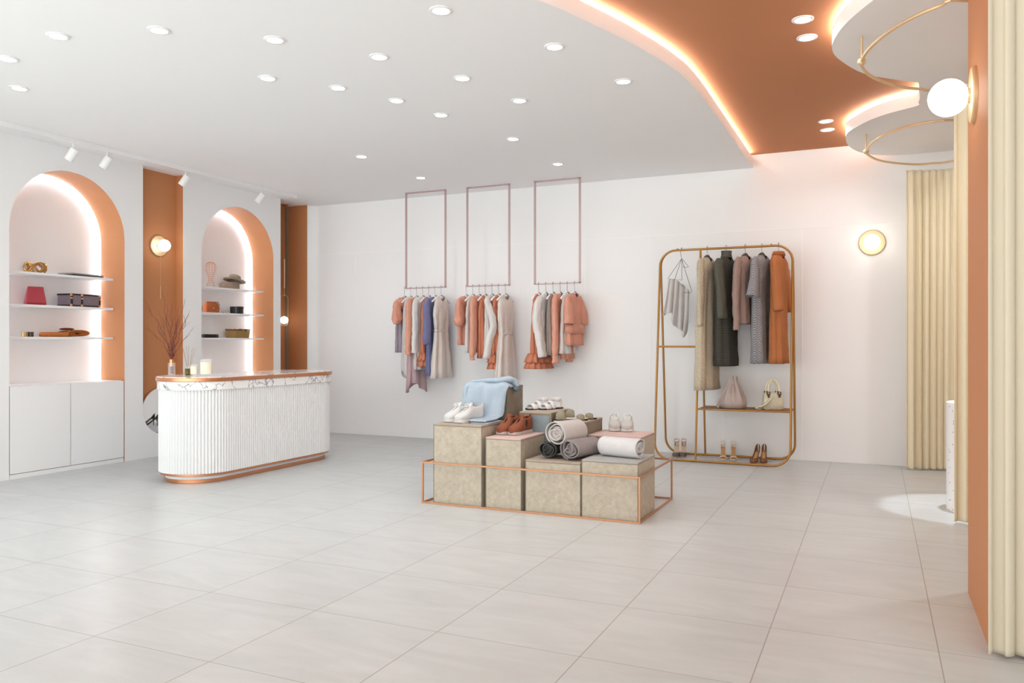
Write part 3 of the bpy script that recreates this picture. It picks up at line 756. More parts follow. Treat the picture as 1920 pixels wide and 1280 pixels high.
cube(-2.552, -2.275, F0, F1, .513, SUEDE, PINKT, 'narrow beige suede cube with dusty pink top, carrying the rust ankle boots')
cube(-2.240, -1.832, F0, F1, .371, SUEDE, TAUPT, 'low beige suede cube at front centre under three trouser rolls')
cube(-1.822, -1.430, F0, F1, .398, SUEDE, GREYT, 'low beige cube with grey top at the front right under the single white roll')
cube(-2.93, -2.587, B0, 5.877, .852, SUEDE_D, SUEDE_D, 'tallest taupe cube at the back left, under the light blue hoodie')
cube(-2.486, -2.225, B0, B1, .664, SUEDE_D, TAUPT, 'blue-grey fronted cube at the back under the white strap sandals', BLUEG)
cube(-2.205, -1.953, B0, B1, .605, SUEDE_D, TAUPT, 'blue-grey fronted cube at the back under the olive slides', BLUEG)
cube(-1.943, -1.538, B0 + .02, 6.0, .509, SUEDE, PINKT, 'beige cube with pink top at the back right under the pale lace-up sneakers')
x0, x1, y0, y1, zc = -3.065, -1.413, 5.112, 6.02, .310
t = thing('copper_cage', 'thin square-section copper frame surrounding the display cubes', 'frame', ((x0 + x1) / 2, (y0 + y1) / 2, 0))
w, d, r = (x1 - x0) / 2, (y1 - y0) / 2, .0065
for z, nm in ((r, 'bottom_rail'), (zc - r, 'top_rail')):
    for a in (-1, 1):
        obj(nm, MB().box(-w + r, w - r, a * d - r, a * d + r, z - r, z + r), COPPER2, t, bevel=.001)
        obj(nm, MB().box(a * w - r, a * w + r, -d - r, d + r, z - r, z + r), COPPER2, t, bevel=.001)
for a in (-1, 1):
    for b in (-1, 1): obj('post', MB().box(a * w - r, a * w + r, b * d - r, b * d + r, 2 * r, zc - 2 * r), COPPER2, t, bevel=.001)

# ---- light blue hoodie draped over the tallest cube
BLUE = fabric('light_blue_fleece', (164, 178, 191), bump=.5, bscale=14, var=.04)
t = thing('hoodie', 'light blue hoodie draped over the tallest cube and folded onto the front left one', 'hoodie', (-2.70, 5.5, .592))
rnd = random.Random(9)
prof = catmull([(0, .34, .272), (0, .24, .276), (0, .13, .277), (0, .078, .268), (0, .058, .235), (0, .046, .16), (0, .030, .08), (0, .002, .028), (0, -.07, .014), (0, -.17, .013), (0, -.265, .013)], 5)
rows = []
nx = 30
for j, q in enumerate(prof):
    k = j / (len(prof) - 1); row = []
    xl = -.235 + .205 * max(0, (k - .62) / .38) ** 1.2
    xr = .105 + .03 * sin(k * 6) * (1 if k < .6 else .3) - .012 * abs(sin(k * 11)) + .01 * k
    for i in range(nx + 1):
        s = i / nx; x = xl + (xr - xl) * s
        f = .012 * sin(8 * s + 6 * k) * sin(PI * min(1, k * 1.4)) + .006 * sin(19 * s - 5 * k)
        drop = .03 * max(0, (s - .88) / .12) ** 2 + .02 * max(0, (.1 - s) / .1) ** 2
        if k < .3: row.append((x, q.y, q.z + abs(f) * .6 - drop))
        elif k < .72: row.append((x, q.y - abs(f) - .004 + drop, q.z))
        else: row.append((x, q.y + .05 * f * (1 - k), q.z + abs(f) * .5))
    rows.append(row)
obj('body', MB().loft(rows, False), BLUE, t, smooth=180, solid=.012, soff=1, sub=1)
obj('lower_fold', MB().box(-.03, .112, -.262, -.02, .0, .010), BLUE, t, bevel=.004, seg=3, smooth=True)
sl = catmull([(-.21, .11, .292), (-.08, .105, .302), (.02, .11, .304), (.085, .15, .312), (.118, .19, .296), (.135, .20, .255)], 5)
obj('sleeve', MB().tube(sl, [.020 + .022 * min(1, i / 14) + .002 * sin(i * 1.3) for i in range(len(sl))], 16, flat=.62), BLUE, t, smooth=180)
sl = catmull([(-.205, .12, .288), (-.236, .055, .25), (-.240, .04, .15), (-.245, .02, .045)], 5)
obj('side_sleeve', MB().tube(sl, [.026] * len(sl), 12, flat=.5), BLUE, t, smooth=180)
RIB = fabric('grey_blue_rib', (110, 122, 132))
obj('cuff_opening', MB().lathe([(.001, .012), (.020, .012), (.028, 0), (.031, -.02)], 18, cap=False), RIB, t, loc=(.14, .175, .235), rot=(R(150), R(25), 0), smooth=True)
obj('neck_rib', MB().tube([(.03 + .045 * cos(a), .22 + .03 * sin(a), .296 + .01 * sin(a)) for a in [2 * PI * i / 20 for i in range(20)]], .008, 8, closed=True), RIB, t, smooth=True)

# ---- rolled trousers
def roll(loc, rotz, r, length, m, label, turns=3.0, seed=0, thick=.007, name='rolled_trousers', grp=None, m2=None):
    rnd = random.Random(seed); n = 110
    t = thing(name, label, 'rolled clothes', loc, rotz, grp)
    P = []
    for i in range(n + 1):
        u = i / n; a = 2 * PI * turns * u + seed
        rr = r * (.16 + .84 * u ** .8) * (1 + (.30 * (1 - u) + .02) * sin(a * 1.7 + seed) + (.18 * (1 - u) + .015) * sin(a * 2.9 + seed * 2))
        x = rr * cos(a) * 1.08; z = r + rr * sin(a) * .94
        P.append((x, max(.002, z)))
    rows = []
    for (yy, sc, dz) in ((-length / 2, 1.0, 0), (-length / 2 + .012, 1.015, 0), (0, 1.0, 0), (length / 2 - .015, .99, 0), (length / 2, .96, 0)):
        rows.append([(x * sc, yy + .006 * sin(i * .35 + seed) * (1 if abs(yy) > length / 2 - .014 else 0), r + (z - r) * sc) for i, (x, z) in enumerate(P)])
    obj('rolled_cloth', MB().loft(rows, False), m, t, smooth=180, solid=thick)
    obj('inner_fold', MB().loft([[(r * (.62 * cos(b) + .06 * sin(3 * b)), yy, r + r * .55 * sin(b)) for b in [2 * PI * k / 20 for k in range(20)]] for yy in (-length / 2 + .02, length / 2 - .02)], True, True, True), m2 or m, t, smooth=True)
    return t
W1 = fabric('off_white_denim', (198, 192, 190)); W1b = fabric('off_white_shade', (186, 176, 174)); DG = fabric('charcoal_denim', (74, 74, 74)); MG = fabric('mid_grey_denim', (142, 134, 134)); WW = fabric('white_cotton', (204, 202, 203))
p = atY(1021, 846, 5.20); roll((p.x + .005, 5.33, .372), R(4), .062, .22, DG, 'dark charcoal rolled trousers, lower left of the three rolls', 3.2, 1, grp='rolled trousers in a stack')
p = atY(1066, 846, 5.20); roll((p.x + .05, 5.345, .372), R(-18), .076, .30, MG, 'mid grey rolled trousers, lower right of the three rolls', 3.4, 2, grp='rolled trousers in a stack')
p = atY(1043, 814, 5.24); roll((p.x + .04, 5.36, .467), R(-16), .088, .28, W1, 'off-white rolled trousers lying on top of the two darker rolls', 3.2, 3.2, grp='rolled trousers in a stack', m2=W1b)
p = atY(1163, 850, 5.33); roll((p.x, 5.36, .398), R(78), .070, .30, WW, 'white rolled cloth lying sideways alone on the grey-topped cube', 3.0, 5)

# ---- shoes
def shell(st, n=22, flatb=.55):
    rows = []
    for (y, zb, hw, h, op, *dx) in st:
        dx = dx[0] if dx else 0; row = []
        for k in range(n + 1):
            a = R(90 + op + (360 - 2 * op) * k / n)
            c, s_ = cos(a), sin(a)
            x = hw * math.copysign(abs(c) ** .85, c)
            z = zb + h * (.5 + .5 * (s_ if s_ > 0 else -(abs(s_) ** flatb)))
            row.append((dx + x, y, z))
        rows.append(row)
    return MB().loft(rows, False)
def sole(st, n=0):
    rows = []
    for (y, z0, z1, hw, *dx) in st:
        dx = dx[0] if dx else 0
        rows.append([(dx - hw, y, z0), (dx + hw, y, z0), (dx + hw, y, z1), (dx, y, z1 + .0005), (dx - hw, y, z1)])
    return MB().loft(rows, True, True, True)
def outline(k=1.0, L=.27):
    pts = [(-.5, .10), (-.485, .45), (-.45, .72), (-.38, .93), (-.28, 1.0), (-.15, .97), (0, .80), (.15, .72), (.30, .78), (.40, .76), (.46, .58), (.49, .35), (.5, .10)]
    return [(y * L, w * .047 * k) for y, w in pts]
def sneaker(loc, rotz, label, upper, solem, grp, high=.115, name='sneaker', laces=True, lace_m=None):
    t = thing(name, label, 'shoe', loc, rotz, grp)
    ol = outline()
    obj('sole', sole([(y, 0 if abs(y) < .12 else .004, .026, w * 1.06) for y, w in ol]), solem, t, bevel=.003, smooth=60)
    hts = []
    for y, w in ol:
        u = (y + .135) / .27
        if u < .30: h = .030 + .035 * (u / .30) ** .7; op = 0
        elif u < .52: h = .065 + (high - .085) * (u - .30) / .22; op = 18 * (u - .30) / .22
        else: h = high - .020 + .024 * (u - .52) / .48; op = 46
        hts.append((y, .018, w * (1 if u < .5 else .88), h, op))
    fine = [Vector(a) for a in hts for _ in (0,)]
    def interp(u):
        i = min(int(u), len(hts) - 2); f = u - i
        return tuple(hts[i][k] * (1 - f) + hts[i + 1][k] * f for k in range(5))
    dense = [interp(i / 3) for i in range((len(hts) - 1) * 3 + 1)]
    dense = [(-.1375, .020, .0008, .008, 0)] + dense + [(.1372, .018, .0008, high * .9, 0)]
    obj('upper', shell(dense), upper, t, smooth=180, solid=.004)
    obj('heel_tab', MB().box(-.007, .007, .128, .140, .03, high + .012), upper, t, bevel=.002)
    tg = catmull([(0, -.05, .075), (0, -.01, .092), (0, .02, high + .02)], 4)
    obj('tongue', MB().loft([[(-.020, q.y, q.z - .004), (0, q.y, q.z), (.020, q.y, q.z - .004)] for q in tg], False), upper, t, smooth=180, solid=.004)
    if laces:
        mb = MB()
        for i in range(5):
            y = -.058 + .018 * i; z = .079 + (.007 * i * (high / .1))
            s = 1 if i % 2 else -1
            mb.tube([(-.026, y, z - .008), (-.01, y + .006 * s, z + .004), (.01, y - .006 * s, z + .004), (.026, y, z - .008)], .0028, 6)
        for s in (-1, 1):
            z = .079 + .028 * (high / .1)
            mb.tube(catmull([(0, .012, z + .008), (s * .02, .0, z + .022), (s * .03, -.02, z + .008), (s * .012, -.004, z + .004)], 4), .0022, 6)
        obj('laces', mb, lace_m or WHITE2, t, smooth=True)
        mb = MB()
        for s in (-1, 1):
            mb.tube([(s * .028, -.055, .070), (s * .031, -.02, .075 + .1 * (high - .1)), (s * .030, .008, .088 + .3 * (high - .1))], .004, 6)
        obj('eyelet_stay', mb, upper, t, smooth=True)
    return t
WS = fabric('white_canvas', (202, 202, 202), var=.05); GS = fabric('pale_grey_suede', (186, 182, 178), var=.08); SOLEW = mat('white_rubber', (208, 207, 206), rough=.5)
z = .592
g = 'white high-top sneakers'
sneaker((-2.905, 5.375, z), R(-16), 'left one of the white high-top sneakers on the tall front left cube', WS, SOLEW, g, .125, 'high_top_sneaker')
sneaker((-2.795, 5.345, z), R(-20), 'right one of the white high-top sneakers, beside the hoodie', WS, SOLEW, g, .125, 'high_top_sneaker')
g = 'pale lace-up sneakers'
q = atZ(1151, 809, .509); sneaker((q.x - .035, q.y + .13, .509), R(20), 'left one of the pale grey lace-up sneakers on the pink-topped back right cube', GS, SOLEW, g, .105)
q = atZ(1176, 810, .509); sneaker((q.x - .035, q.y + .13, .509), R(14), 'right one of the pale grey lace-up sneakers on the pink-topped back right cube', GS, SOLEW, g, .105)
RUST = mat('rust_suede', (128, 70, 46), rough=.85, var=.12, vscale=20, bump=.15); GSOLE = mat('speckled_grey_rubber', (176, 166, 162), rough=.7, var=.1, vscale=80)
def chukka(loc, rotz, label):
    t = sneaker(loc, rotz, label, RUST, GSOLE, 'rust ankle boots', .125, 'ankle_boot', laces=False)
    mb = MB().loft([[(-.0335, -.01 + .05 * k, .05 + .035 * k), (-.0345, .02 + .055 * k, .05 + .03 * k)] for k in (0, .5, 1)], False)
    for s in (-1, 1): obj('side_gusset', MB().ball((s * .036, .028, .082), .024, 14, 10, sc=(.12, .45, 1.15)), DKB, t, smooth=True)
    return t
q = atZ(941, 815, .513); chukka((q.x + .0, q.y + .11, .513), R(-4), 'left one of the rust ankle boots on the narrow pink-topped cube')
q = atZ(965, 816, .513); chukka((q.x + .0, q.y + .11, .513), R(-8), 'right one of the rust ankle boots on the narrow pink-topped cube')

def footbed(t, m, mid=BLACK, L=.25, k=.95, zr=None):
    ol = outline(k, L)
    zr = zr or (lambda y: 0)
    obj('sole', sole([(y, zr(y), zr(y) + .012, w) for y, w in ol]), mid, t, bevel=.002, smooth=60)
    obj('insole', sole([(y * .985, zr(y) + .012, zr(y) + .017, w * .96) for y, w in ol]), m, t, bevel=.001, smooth=60)
def band(t, y0, y1, hw, h, m, name='strap', zb=.006, tilt=0, th=.004, dome=.18, lean=0):
    rows = []
    for k in range(8):
        u = k / 7; y = y0 + (y1 - y0) * u; g_ = 1 - dome * (2 * u - 1) ** 2 + lean * (u - .5)
        rows.append([(hw * (1 - .3 * (1 - g_)) * cos(a), y + tilt * sin(a), zb + h * g_ * sin(a)) for a in [PI * i / 20 for i in range(21)]])
    return obj(name, MB().loft(rows, False), m, t, smooth=180, solid=th)
WL = mat('white_leather', (214, 212, 210), rough=.45)
for i, (u, lab) in enumerate(((1001, 'left one of the white strap sandals on the blue-grey fronted cube'), (1026, 'right one of the white strap sandals on the blue-grey fronted cube'))):
    q = atZ(u, 769, .664); t = thing('strap_sandal', lab, 'shoe', (q.x - .015, q.y + .12, .664), R(-25), 'white strap sandals')
    footbed(t, WL, BLACK, .24, .92)
    band(t, -.085, -.035, .045, .042, WL, 'toe_strap'); band(t, -.02, .012, .042, .06, WL, 'instep_strap')
    rows = [[(.038 * cos(a), .045 + .055 * sin(a), z_) for a in [PI * k / 14 - .5 for k in range(19)]] for z_ in (.060, .074, .088)]
    obj('ankle_strap', MB().loft(rows, False), WL, t, smooth=180, solid=.003)
    obj('side_strap', MB().loft([[(s * .038, .06, .014), (s * .038, .085, .014)] for s in (1,)] + [[(.036, .07, .07), (.034, .09, .07)]], False), WL, t, solid=.003)
OLV = fabric('olive_suede', (140, 132, 112))
for i, (u, v, dy, lab) in enumerate(((1078, 788, .03, 'front one of the olive slides on the lower blue-grey fronted cube'), (1092, 784, .10, 'rear one of the olive slides on the lower blue-grey fronted cube'))):
    q = atZ(u, v, .605); t = thing('slide_sandal', lab, 'shoe', (-2.092 + .03 * i, 5.665 + .115 * i, .605), R(-66), 'olive slides')
    footbed(t, WL, BLACK, .25, .9)
    band(t, -.115, -.045, .043, .068, OLV, 'wide_strap', tilt=-.006, dome=.35, lean=.35); band(t, .04, .095, .040, .040, OLV, 'narrow_strap', dome=.3)

def heel_shoe(loc, rotz, kind, upper, label, grp, insole, hgt=.085, cap=None):
    t = thing({'pump': 'pump_shoe', 'ankle': 'ankle_strap_heel', 'sandal': 'heeled_sandal'}[kind], label, 'shoe', loc, rotz, grp)
    L = .215
    def zr(y):
        u = (y + L / 2) / L
        return .004 if u < .30 else .004 + hgt * (1 - (1 - min(1, (u - .30) / .62)) ** 2) * (.5 + .5 * min(1, (u - .30) / .62))
    W = [(0, .006), (.03, .016), (.08, .026), (.16, .034), (.26, .037), (.38, .033), (.5, .026), (.65, .022), (.8, .024), (.92, .022), (.97, .015), (1, .006)]
    W = [(a, b) for i in range(len(W) - 1) for a, b in [(W[i][0] + (W[i + 1][0] - W[i][0]) * k / 3, W[i][1] + (W[i + 1][1] - W[i][1]) * k / 3) for k in range(3)]] + [W[-1]]
    Y = lambda u: -L / 2 + L * u
    obj('sole', sole([(Y(u), zr(Y(u)), zr(Y(u)) + (.010 if kind == 'sandal' and u < .4 else .004), w) for u, w in W]), upper if kind != 'ankle' else insole, t, smooth=60)
    off = .0105 if kind == 'sandal' else .0045
    obj('insole', sole([(Y(u), zr(Y(u)) + off, zr(Y(u)) + off + .0015, w * .9) for u, w in W if .02 < u < .98]), insole, t, smooth=60)
    hz = zr(Y(.9)); hy = Y(.90)
    obj('heel', MB().loft([[(s_ * cos(a), hy + dy_ + s_ * sin(a), z_) for a in [2 * PI * k / 12 for k in range(12)]] for s_, dy_, z_ in ((.006, .006, 0), (.006, .006, hz * .5), (.010, .002, hz * .82), (.018, -.004, hz + .002))], True, True, True), upper, t, smooth=True)
    if kind == 'pump':
        st = []
        for u, w in W:
            h = .034 + .01 * u if u < .25 else (.03 if u < .7 else .03 + .035 * (u - .7) / .3)
            if u < .06: h = .012 + .35 * u
            op = 0 if u < .20 else min(88, 30 + (u - .20) * 420) if u < .8 else max(35, 88 - (u - .8) * 260)
            if .2 <= u: h = h + .012
            st.append((Y(u), zr(Y(u)) + .002, w, h, op))
        obj('upper', shell(st), upper, t, smooth=180, solid=.0025)
    elif kind == 'ankle':
        st = []
        for u, w in W:
            if u > .30: break
            h = .014 + .5 * u if u < .06 else .036 + .02 * u
            st.append((Y(u), zr(Y(u)) + .002, w, h, 0 if u < .22 else 15))
        obj('toe_cap', shell(st), cap, t, smooth=180, solid=.0025)
        st = [(Y(u), zr(Y(u)) + .002, w, .05, 80 if u < .85 else 50) for u, w in W if u > .78]
        obj('heel_counter', shell(st), upper, t, smooth=180, solid=.002)
    else:
        band(t, Y(.10), Y(.26), .038, .028, upper, 'toe_strap', .012, th=.003)
        st = [(Y(u), zr(Y(u)) + .002, w, .05, 80 if u < .85 else 50) for u, w in W if u > .78]
        obj('heel_counter', shell(st), upper, t, smooth=180, solid=.002)
    if kind != 'pump':
        zt_ = zr(Y(.9)) + .060
        obj('ankle_strap', MB().loft([[(.027 * cos(a), Y(.80) + .034 * sin(a), z_ + .012 * sin(a)) for a in [2 * PI * k / 22 for k in range(23)]] for z_ in (zt_ - .005, zt_ + .005)], False), upper, t, smooth=180, solid=.002)
        obj('buckle', MB().ball((.0, Y(.80) - .035, zt_ - .010), .005, 8, 6), GOLD, t, smooth=True)
        for s in (-1, 1): obj('side_strap', MB().tube([(s * .018, Y(.93), zr(Y(.93)) + .02), (s * .022, Y(.85), zt_ - .012), (0, Y(.66), zt_ - .02)], .0022, 6), upper, t, smooth=True)
    return t
NUDE = mat('nude_leather', (206, 180, 156), rough=.45); GREYS = fabric('grey_suede_toe', (112, 102, 100)); TAN = mat('tan_insole', (196, 156, 108), rough=.5)
CRM = mat('ivory_leather', (236, 226, 212), rough=.4); BRN = mat('brown_snake_leather', (132, 88, 54), rough=.45, var=.25, vscale=70)
def rs(u, v): q = atZ(u, v, 0); return (q.x, q.y, 0)
for k, (u, v, lab) in enumerate(((1268, 857, 'left one'), (1281.5, 857, 'right one'))):
    q = rs(u, v); heel_shoe((q[0] - .02, q[1] + .085, 0), R(9), 'ankle', NUDE, lab + ' of the nude ankle strap heels with grey toes, left under the rack', 'nude ankle strap heels', NUDE, cap=GREYS, hgt=.095)
for k, (u, v, lab) in enumerate(((1357, 862, 'left one'), (1376.5, 863, 'right one'))):
    q = rs(u, v); heel_shoe((q[0] - .02, q[1] + .085, 0), R(10), 'sandal', CRM, lab + ' of the ivory heeled sandals at the middle of the rack foot', 'ivory heeled sandals', TAN, hgt=.095)
for k, (u, v, lab, rz) in enumerate(((1415, 868, 'left one', -8), (1431, 868, 'right one', 4))):
    q = rs(u, v); heel_shoe((q[0] - .005, q[1] + .085, 0), R(rz), 'pump', BRN, lab + ' of the brown pumps at the right of the rack foot', 'brown pumps', TAN, hgt=.095)
for k, (x, y, lab) in enumerate(((-4.42, 8.17, 'left one'), (-4.30, 8.21, 'right one'))):
    heel_shoe((x, y, 0), R(40), 'pump', BLACK, lab + ' of the black pumps under the middle frame, seen in the round mirror', 'black pumps', mat('pale_insole', (190, 176, 150), rough=.5), hgt=.095)

# ------------------------------------------------------------------ brass clothes rack
XA, XB_, ZT, ZB = -2.043, -.735, 2.142, .014
t = thing('clothes_rack', 'tall brass tube clothes rack with rounded corners beside the back wall', 'clothes rack', (-1.39, 8.2, 0))
def ypl(z, s): return s * .25 * (ZT - z) / (ZT - ZB)
for s, nm in ((-1, 'front_loop'), (1, 'back_loop')):
    P = rrect(XA + 1.39, XB_ + 1.39, ZB, ZT, .16, 8)
    mb = MB().tube([(x, ypl(z_, s), z_) for x, z_ in P], .011, 10, closed=True)
    obj(nm, mb, RACKG, t, smooth=True)
    xm = -1.628 + 1.39
    obj('middle_post', MB().tube([(xm, ypl(ZB, s), ZB), (xm, ypl(ZT, s), ZT)], .010, 10), RACKG, t, smooth=True)
    obj('foot', MB().lathe([(.011, 0), (.011, .012)], 12, c=(XB_ + 1.39 - .2, ypl(0, s), 0)), RACKG, t)
    obj('shelf_rail', MB().tube([(xm, ypl(.525, s), .525), (XB_ + 1.39, ypl(.525, s), .525)], .008, 8), RACKG, t, smooth=True)
obj('crossbar', MB().tube([(XA + 1.39, ypl(1.148, -1), 1.148), (-1.628 + 1.39, ypl(1.148, -1), 1.148)], .010, 10), RACKG, t, smooth=True)
obj('shelf', MB().box(-1.628 + 1.40, XB_ + 1.385, ypl(.525, -1) + .005, ypl(.525, 1) - .005, .519, .531), mat('rack_shelf_wood', (140, 96, 50), rough=.5, var=.12, vscale=30), t, bevel=.002)
for x in (XA + 1.39 + .18, XB_ + 1.39 - .2): obj('hook_stop', MB().ball((x, 0, ZT + .014), .008, 10, 6), RACKG, t, smooth=True)

# ------------------------------------------------------------------ bags on the rack shelf
zs = .531
q = atY(1374, 767, 8.17); t = thing('bucket_bag', 'mauve-grey drawstring bucket bag at the left on the rack shelf', 'bag', (q.x, 8.19, zs), 0)
MAU = mat('mauve_grey_leather', (184, 170, 164), rough=.55, bump=.1, bscale=40)
rows = []; nn = 60
for z_, r_, am in ((0, .10, 0), (.008, .125, 0), (.05, .133, .02), (.10, .120, .05), (.16, .095, .10), (.22, .066, .16), (.265, .044, .2), (.295, .036, .25), (.31, .034, .3)):
    rows.append([(r_ * (1 + am * cos(9 * a + .4)) * cos(a), r_ * .75 * (1 + am * cos(9 * a + .4)) * sin(a), z_ + (.012 * cos(7 * a) if z_ > .28 else 0)) for a in [2 * PI * k / nn for k in range(nn)]])
mb = MB(); mb.loft(rows, True, True); obj('body', mb, MAU, t, smooth=180)
obj('drawstring', MB().tube(catmull([(.0, -.045, .24), (-.02, -.075, .20), (-.005, -.085, .12), (.0, -.104, .05), (.004, -.108, .035)], 5), .0035, 6).tube(catmull([(.004, -.045, .24), (.02, -.07, .20), (.014, -.088, .10), (.012, -.104, .04)], 5), .0035, 6), MAU, t, smooth=True)
obj('strap', MB().tube(catmull([(-.02, 0, .27), (-.08, -.02, .17), (-.13, -.03, .08), (-.145, -.04, .03), (-.13, -.05, .008)], 6), .006, 8, flat=2.0), MAU, t, smooth=True)
obj('strap_ring', MB().tube([(-.14 + .012 * cos(a), -.045, .018 + .012 * sin(a)) for a in [2 * PI * k / 14 for k in range(14)]], .003, 6, closed=True), STEEL, t, smooth=True)
q = atY(1447, 770, 8.13); t = thing('quilted_handbag', 'cream quilted handbag with round handles and tortoiseshell rings on the rack shelf', 'bag', (q.x + .005, 8.17, zs), R(22))
CQ = mat('cream_quilted_leather', (212, 207, 184), rough=.5); TS = mat('tortoiseshell', (84, 48, 30), rough=.25)
def quilt(m):
    nt = m.node_tree; n = nt.nodes; L = nt.links.new; tc = n.new('ShaderNodeTexCoord')
    mp = n.new('ShaderNodeMapping'); mp.inputs['Rotation'].default_value = (0, R(45), R(0)); L(tc.outputs['Object'], mp.inputs[0])
    v = n.new('ShaderNodeTexVoronoi'); v.inputs['Scale'].default_value = 26; v.inputs['Randomness'].default_value = .15; L(mp.outputs[0], v.inputs['Vector'])
    bp = n.new('ShaderNodeBump'); bp.invert = True; bp.inputs['Strength'].default_value = .9; bp.inputs['Distance'].default_value = .008
    L(v.outputs['Distance'], bp.inputs['Height']); L(bp.outputs[0], n['Principled BSDF'].inputs['Normal'])
quilt(CQ)
sec = lambda w, d_, z_: [(w * math.copysign(abs(cos(a)) ** .35, cos(a)), d_ * math.copysign(abs(sin(a)) ** .35, sin(a)), z_) for a in [2 * PI * (k + .5) / 32 for k in range(32)]]
obj('body', MB().loft([sec(.085, .042, 0), sec(.098, .052, .01), sec(.100, .054, .05), sec(.092, .048, .12), sec(.088, .044, .165), sec(.082, .038, .167), sec(.08, .036, .14)], True, True, True), CQ, t, smooth=50)
for s in (-1, 1):
    for x in (-.055, .05):
        obj('ring', MB().tube([(x, s * .049 + .004 * cos(a), .165 + .016 * sin(a)) if 0 else (x + .014 * cos(a), s * .050, .163 + .018 * sin(a)) for a in [2 * PI * k / 16 for k in range(16)]], .0055, 8, closed=True), TS, t, smooth=True)
        if s < 0: obj('buckle_tab', MB().ball((x, -.055, .138), .012, 10, 8, sc=(.9, .45, 1.5)), TS, t, smooth=True)
    obj('handle', MB().tube(catmull([(-.055, s * .048, .178), (-.048, s * .04, .25), (-.003, s * .035, .295), (.042, s * .04, .25), (.05, s * .048, .178)], 6), .0095, 10), mat('cream_leather', (228, 222, 194), rough=.45), t, smooth=True)
obj('shoulder_strap', MB().loft([[(p.x - .0, p.y - .018, p.z), (p.x, p.y + .018, p.z + .008)] for p in catmull([(-.02, -.058, .13), (-.06, -.066, .085), (-.11, -.062, .045), (-.155, -.045, .03), (-.175, -.03, .012), (-.12, -.02, .004)], 6)], False), mat('cream_leather', (228, 222, 194)), t, smooth=180, solid=.004)

# ------------------------------------------------------------------ hanging clothes
def white_hanger(loc, rotz, label, grp):
    t = thing('coat_hanger', label, 'hanger', loc, rotz, grp)
    hk = [(0, .012 * cos(R(a)) + .0, .003 + .012 * sin(R(a))) for a in range(-40, 200, 20)]
    hk = [(0, y, z_) for _, y, z_ in hk] + [(0, -.006, -.02), (0, 0, -.045), (0, 0, -.105)]
    obj('hook', MB().tube(hk, .0022, 6), STEEL, t, smooth=True)
    P = catmull([(0, -.212, -.185), (0, -.15, -.150), (0, -.06, -.112), (0, 0, -.095), (0, .06, -.112), (0, .15, -.150), (0, .212, -.185)], 4)
    obj('arms', MB().tube(P, .011, 8, flat=.55), WHITE2, t, smooth=True)
    return t
def dark_hanger(loc, rotz, label, grp):
    t = thing('coat_hanger', label, 'hanger', loc, rotz, grp)
    hk = [(0, .013 * cos(R(a)), .004 + .013 * sin(R(a))) for a in range(-40, 200, 20)] + [(0, -.006, -.02), (0, 0, -.045), (0, 0, -.07)]
    obj('hook', MB().tube(hk, .0022, 6), STEEL, t, smooth=True)
    rows = []
    for y, z_, w_, h_ in ((-.15, -.190, .020, .018), (-.10, -.150, .020, .024), (-.05, -.104, .018, .040), (0, -.085, .016, .050), (.05, -.104, .018, .040), (.10, -.150, .020, .024), (.15, -.190, .020, .018)):
        rows.append([(w_ * a, y, z_ + h_ / 2 * b - .01) for a, b in ((-1, -1), (1, -1), (1, 1), (-1, 1))])
    obj('arms', MB().loft(rows, True, True, True), DARKW, t, bevel=.004)
    return t
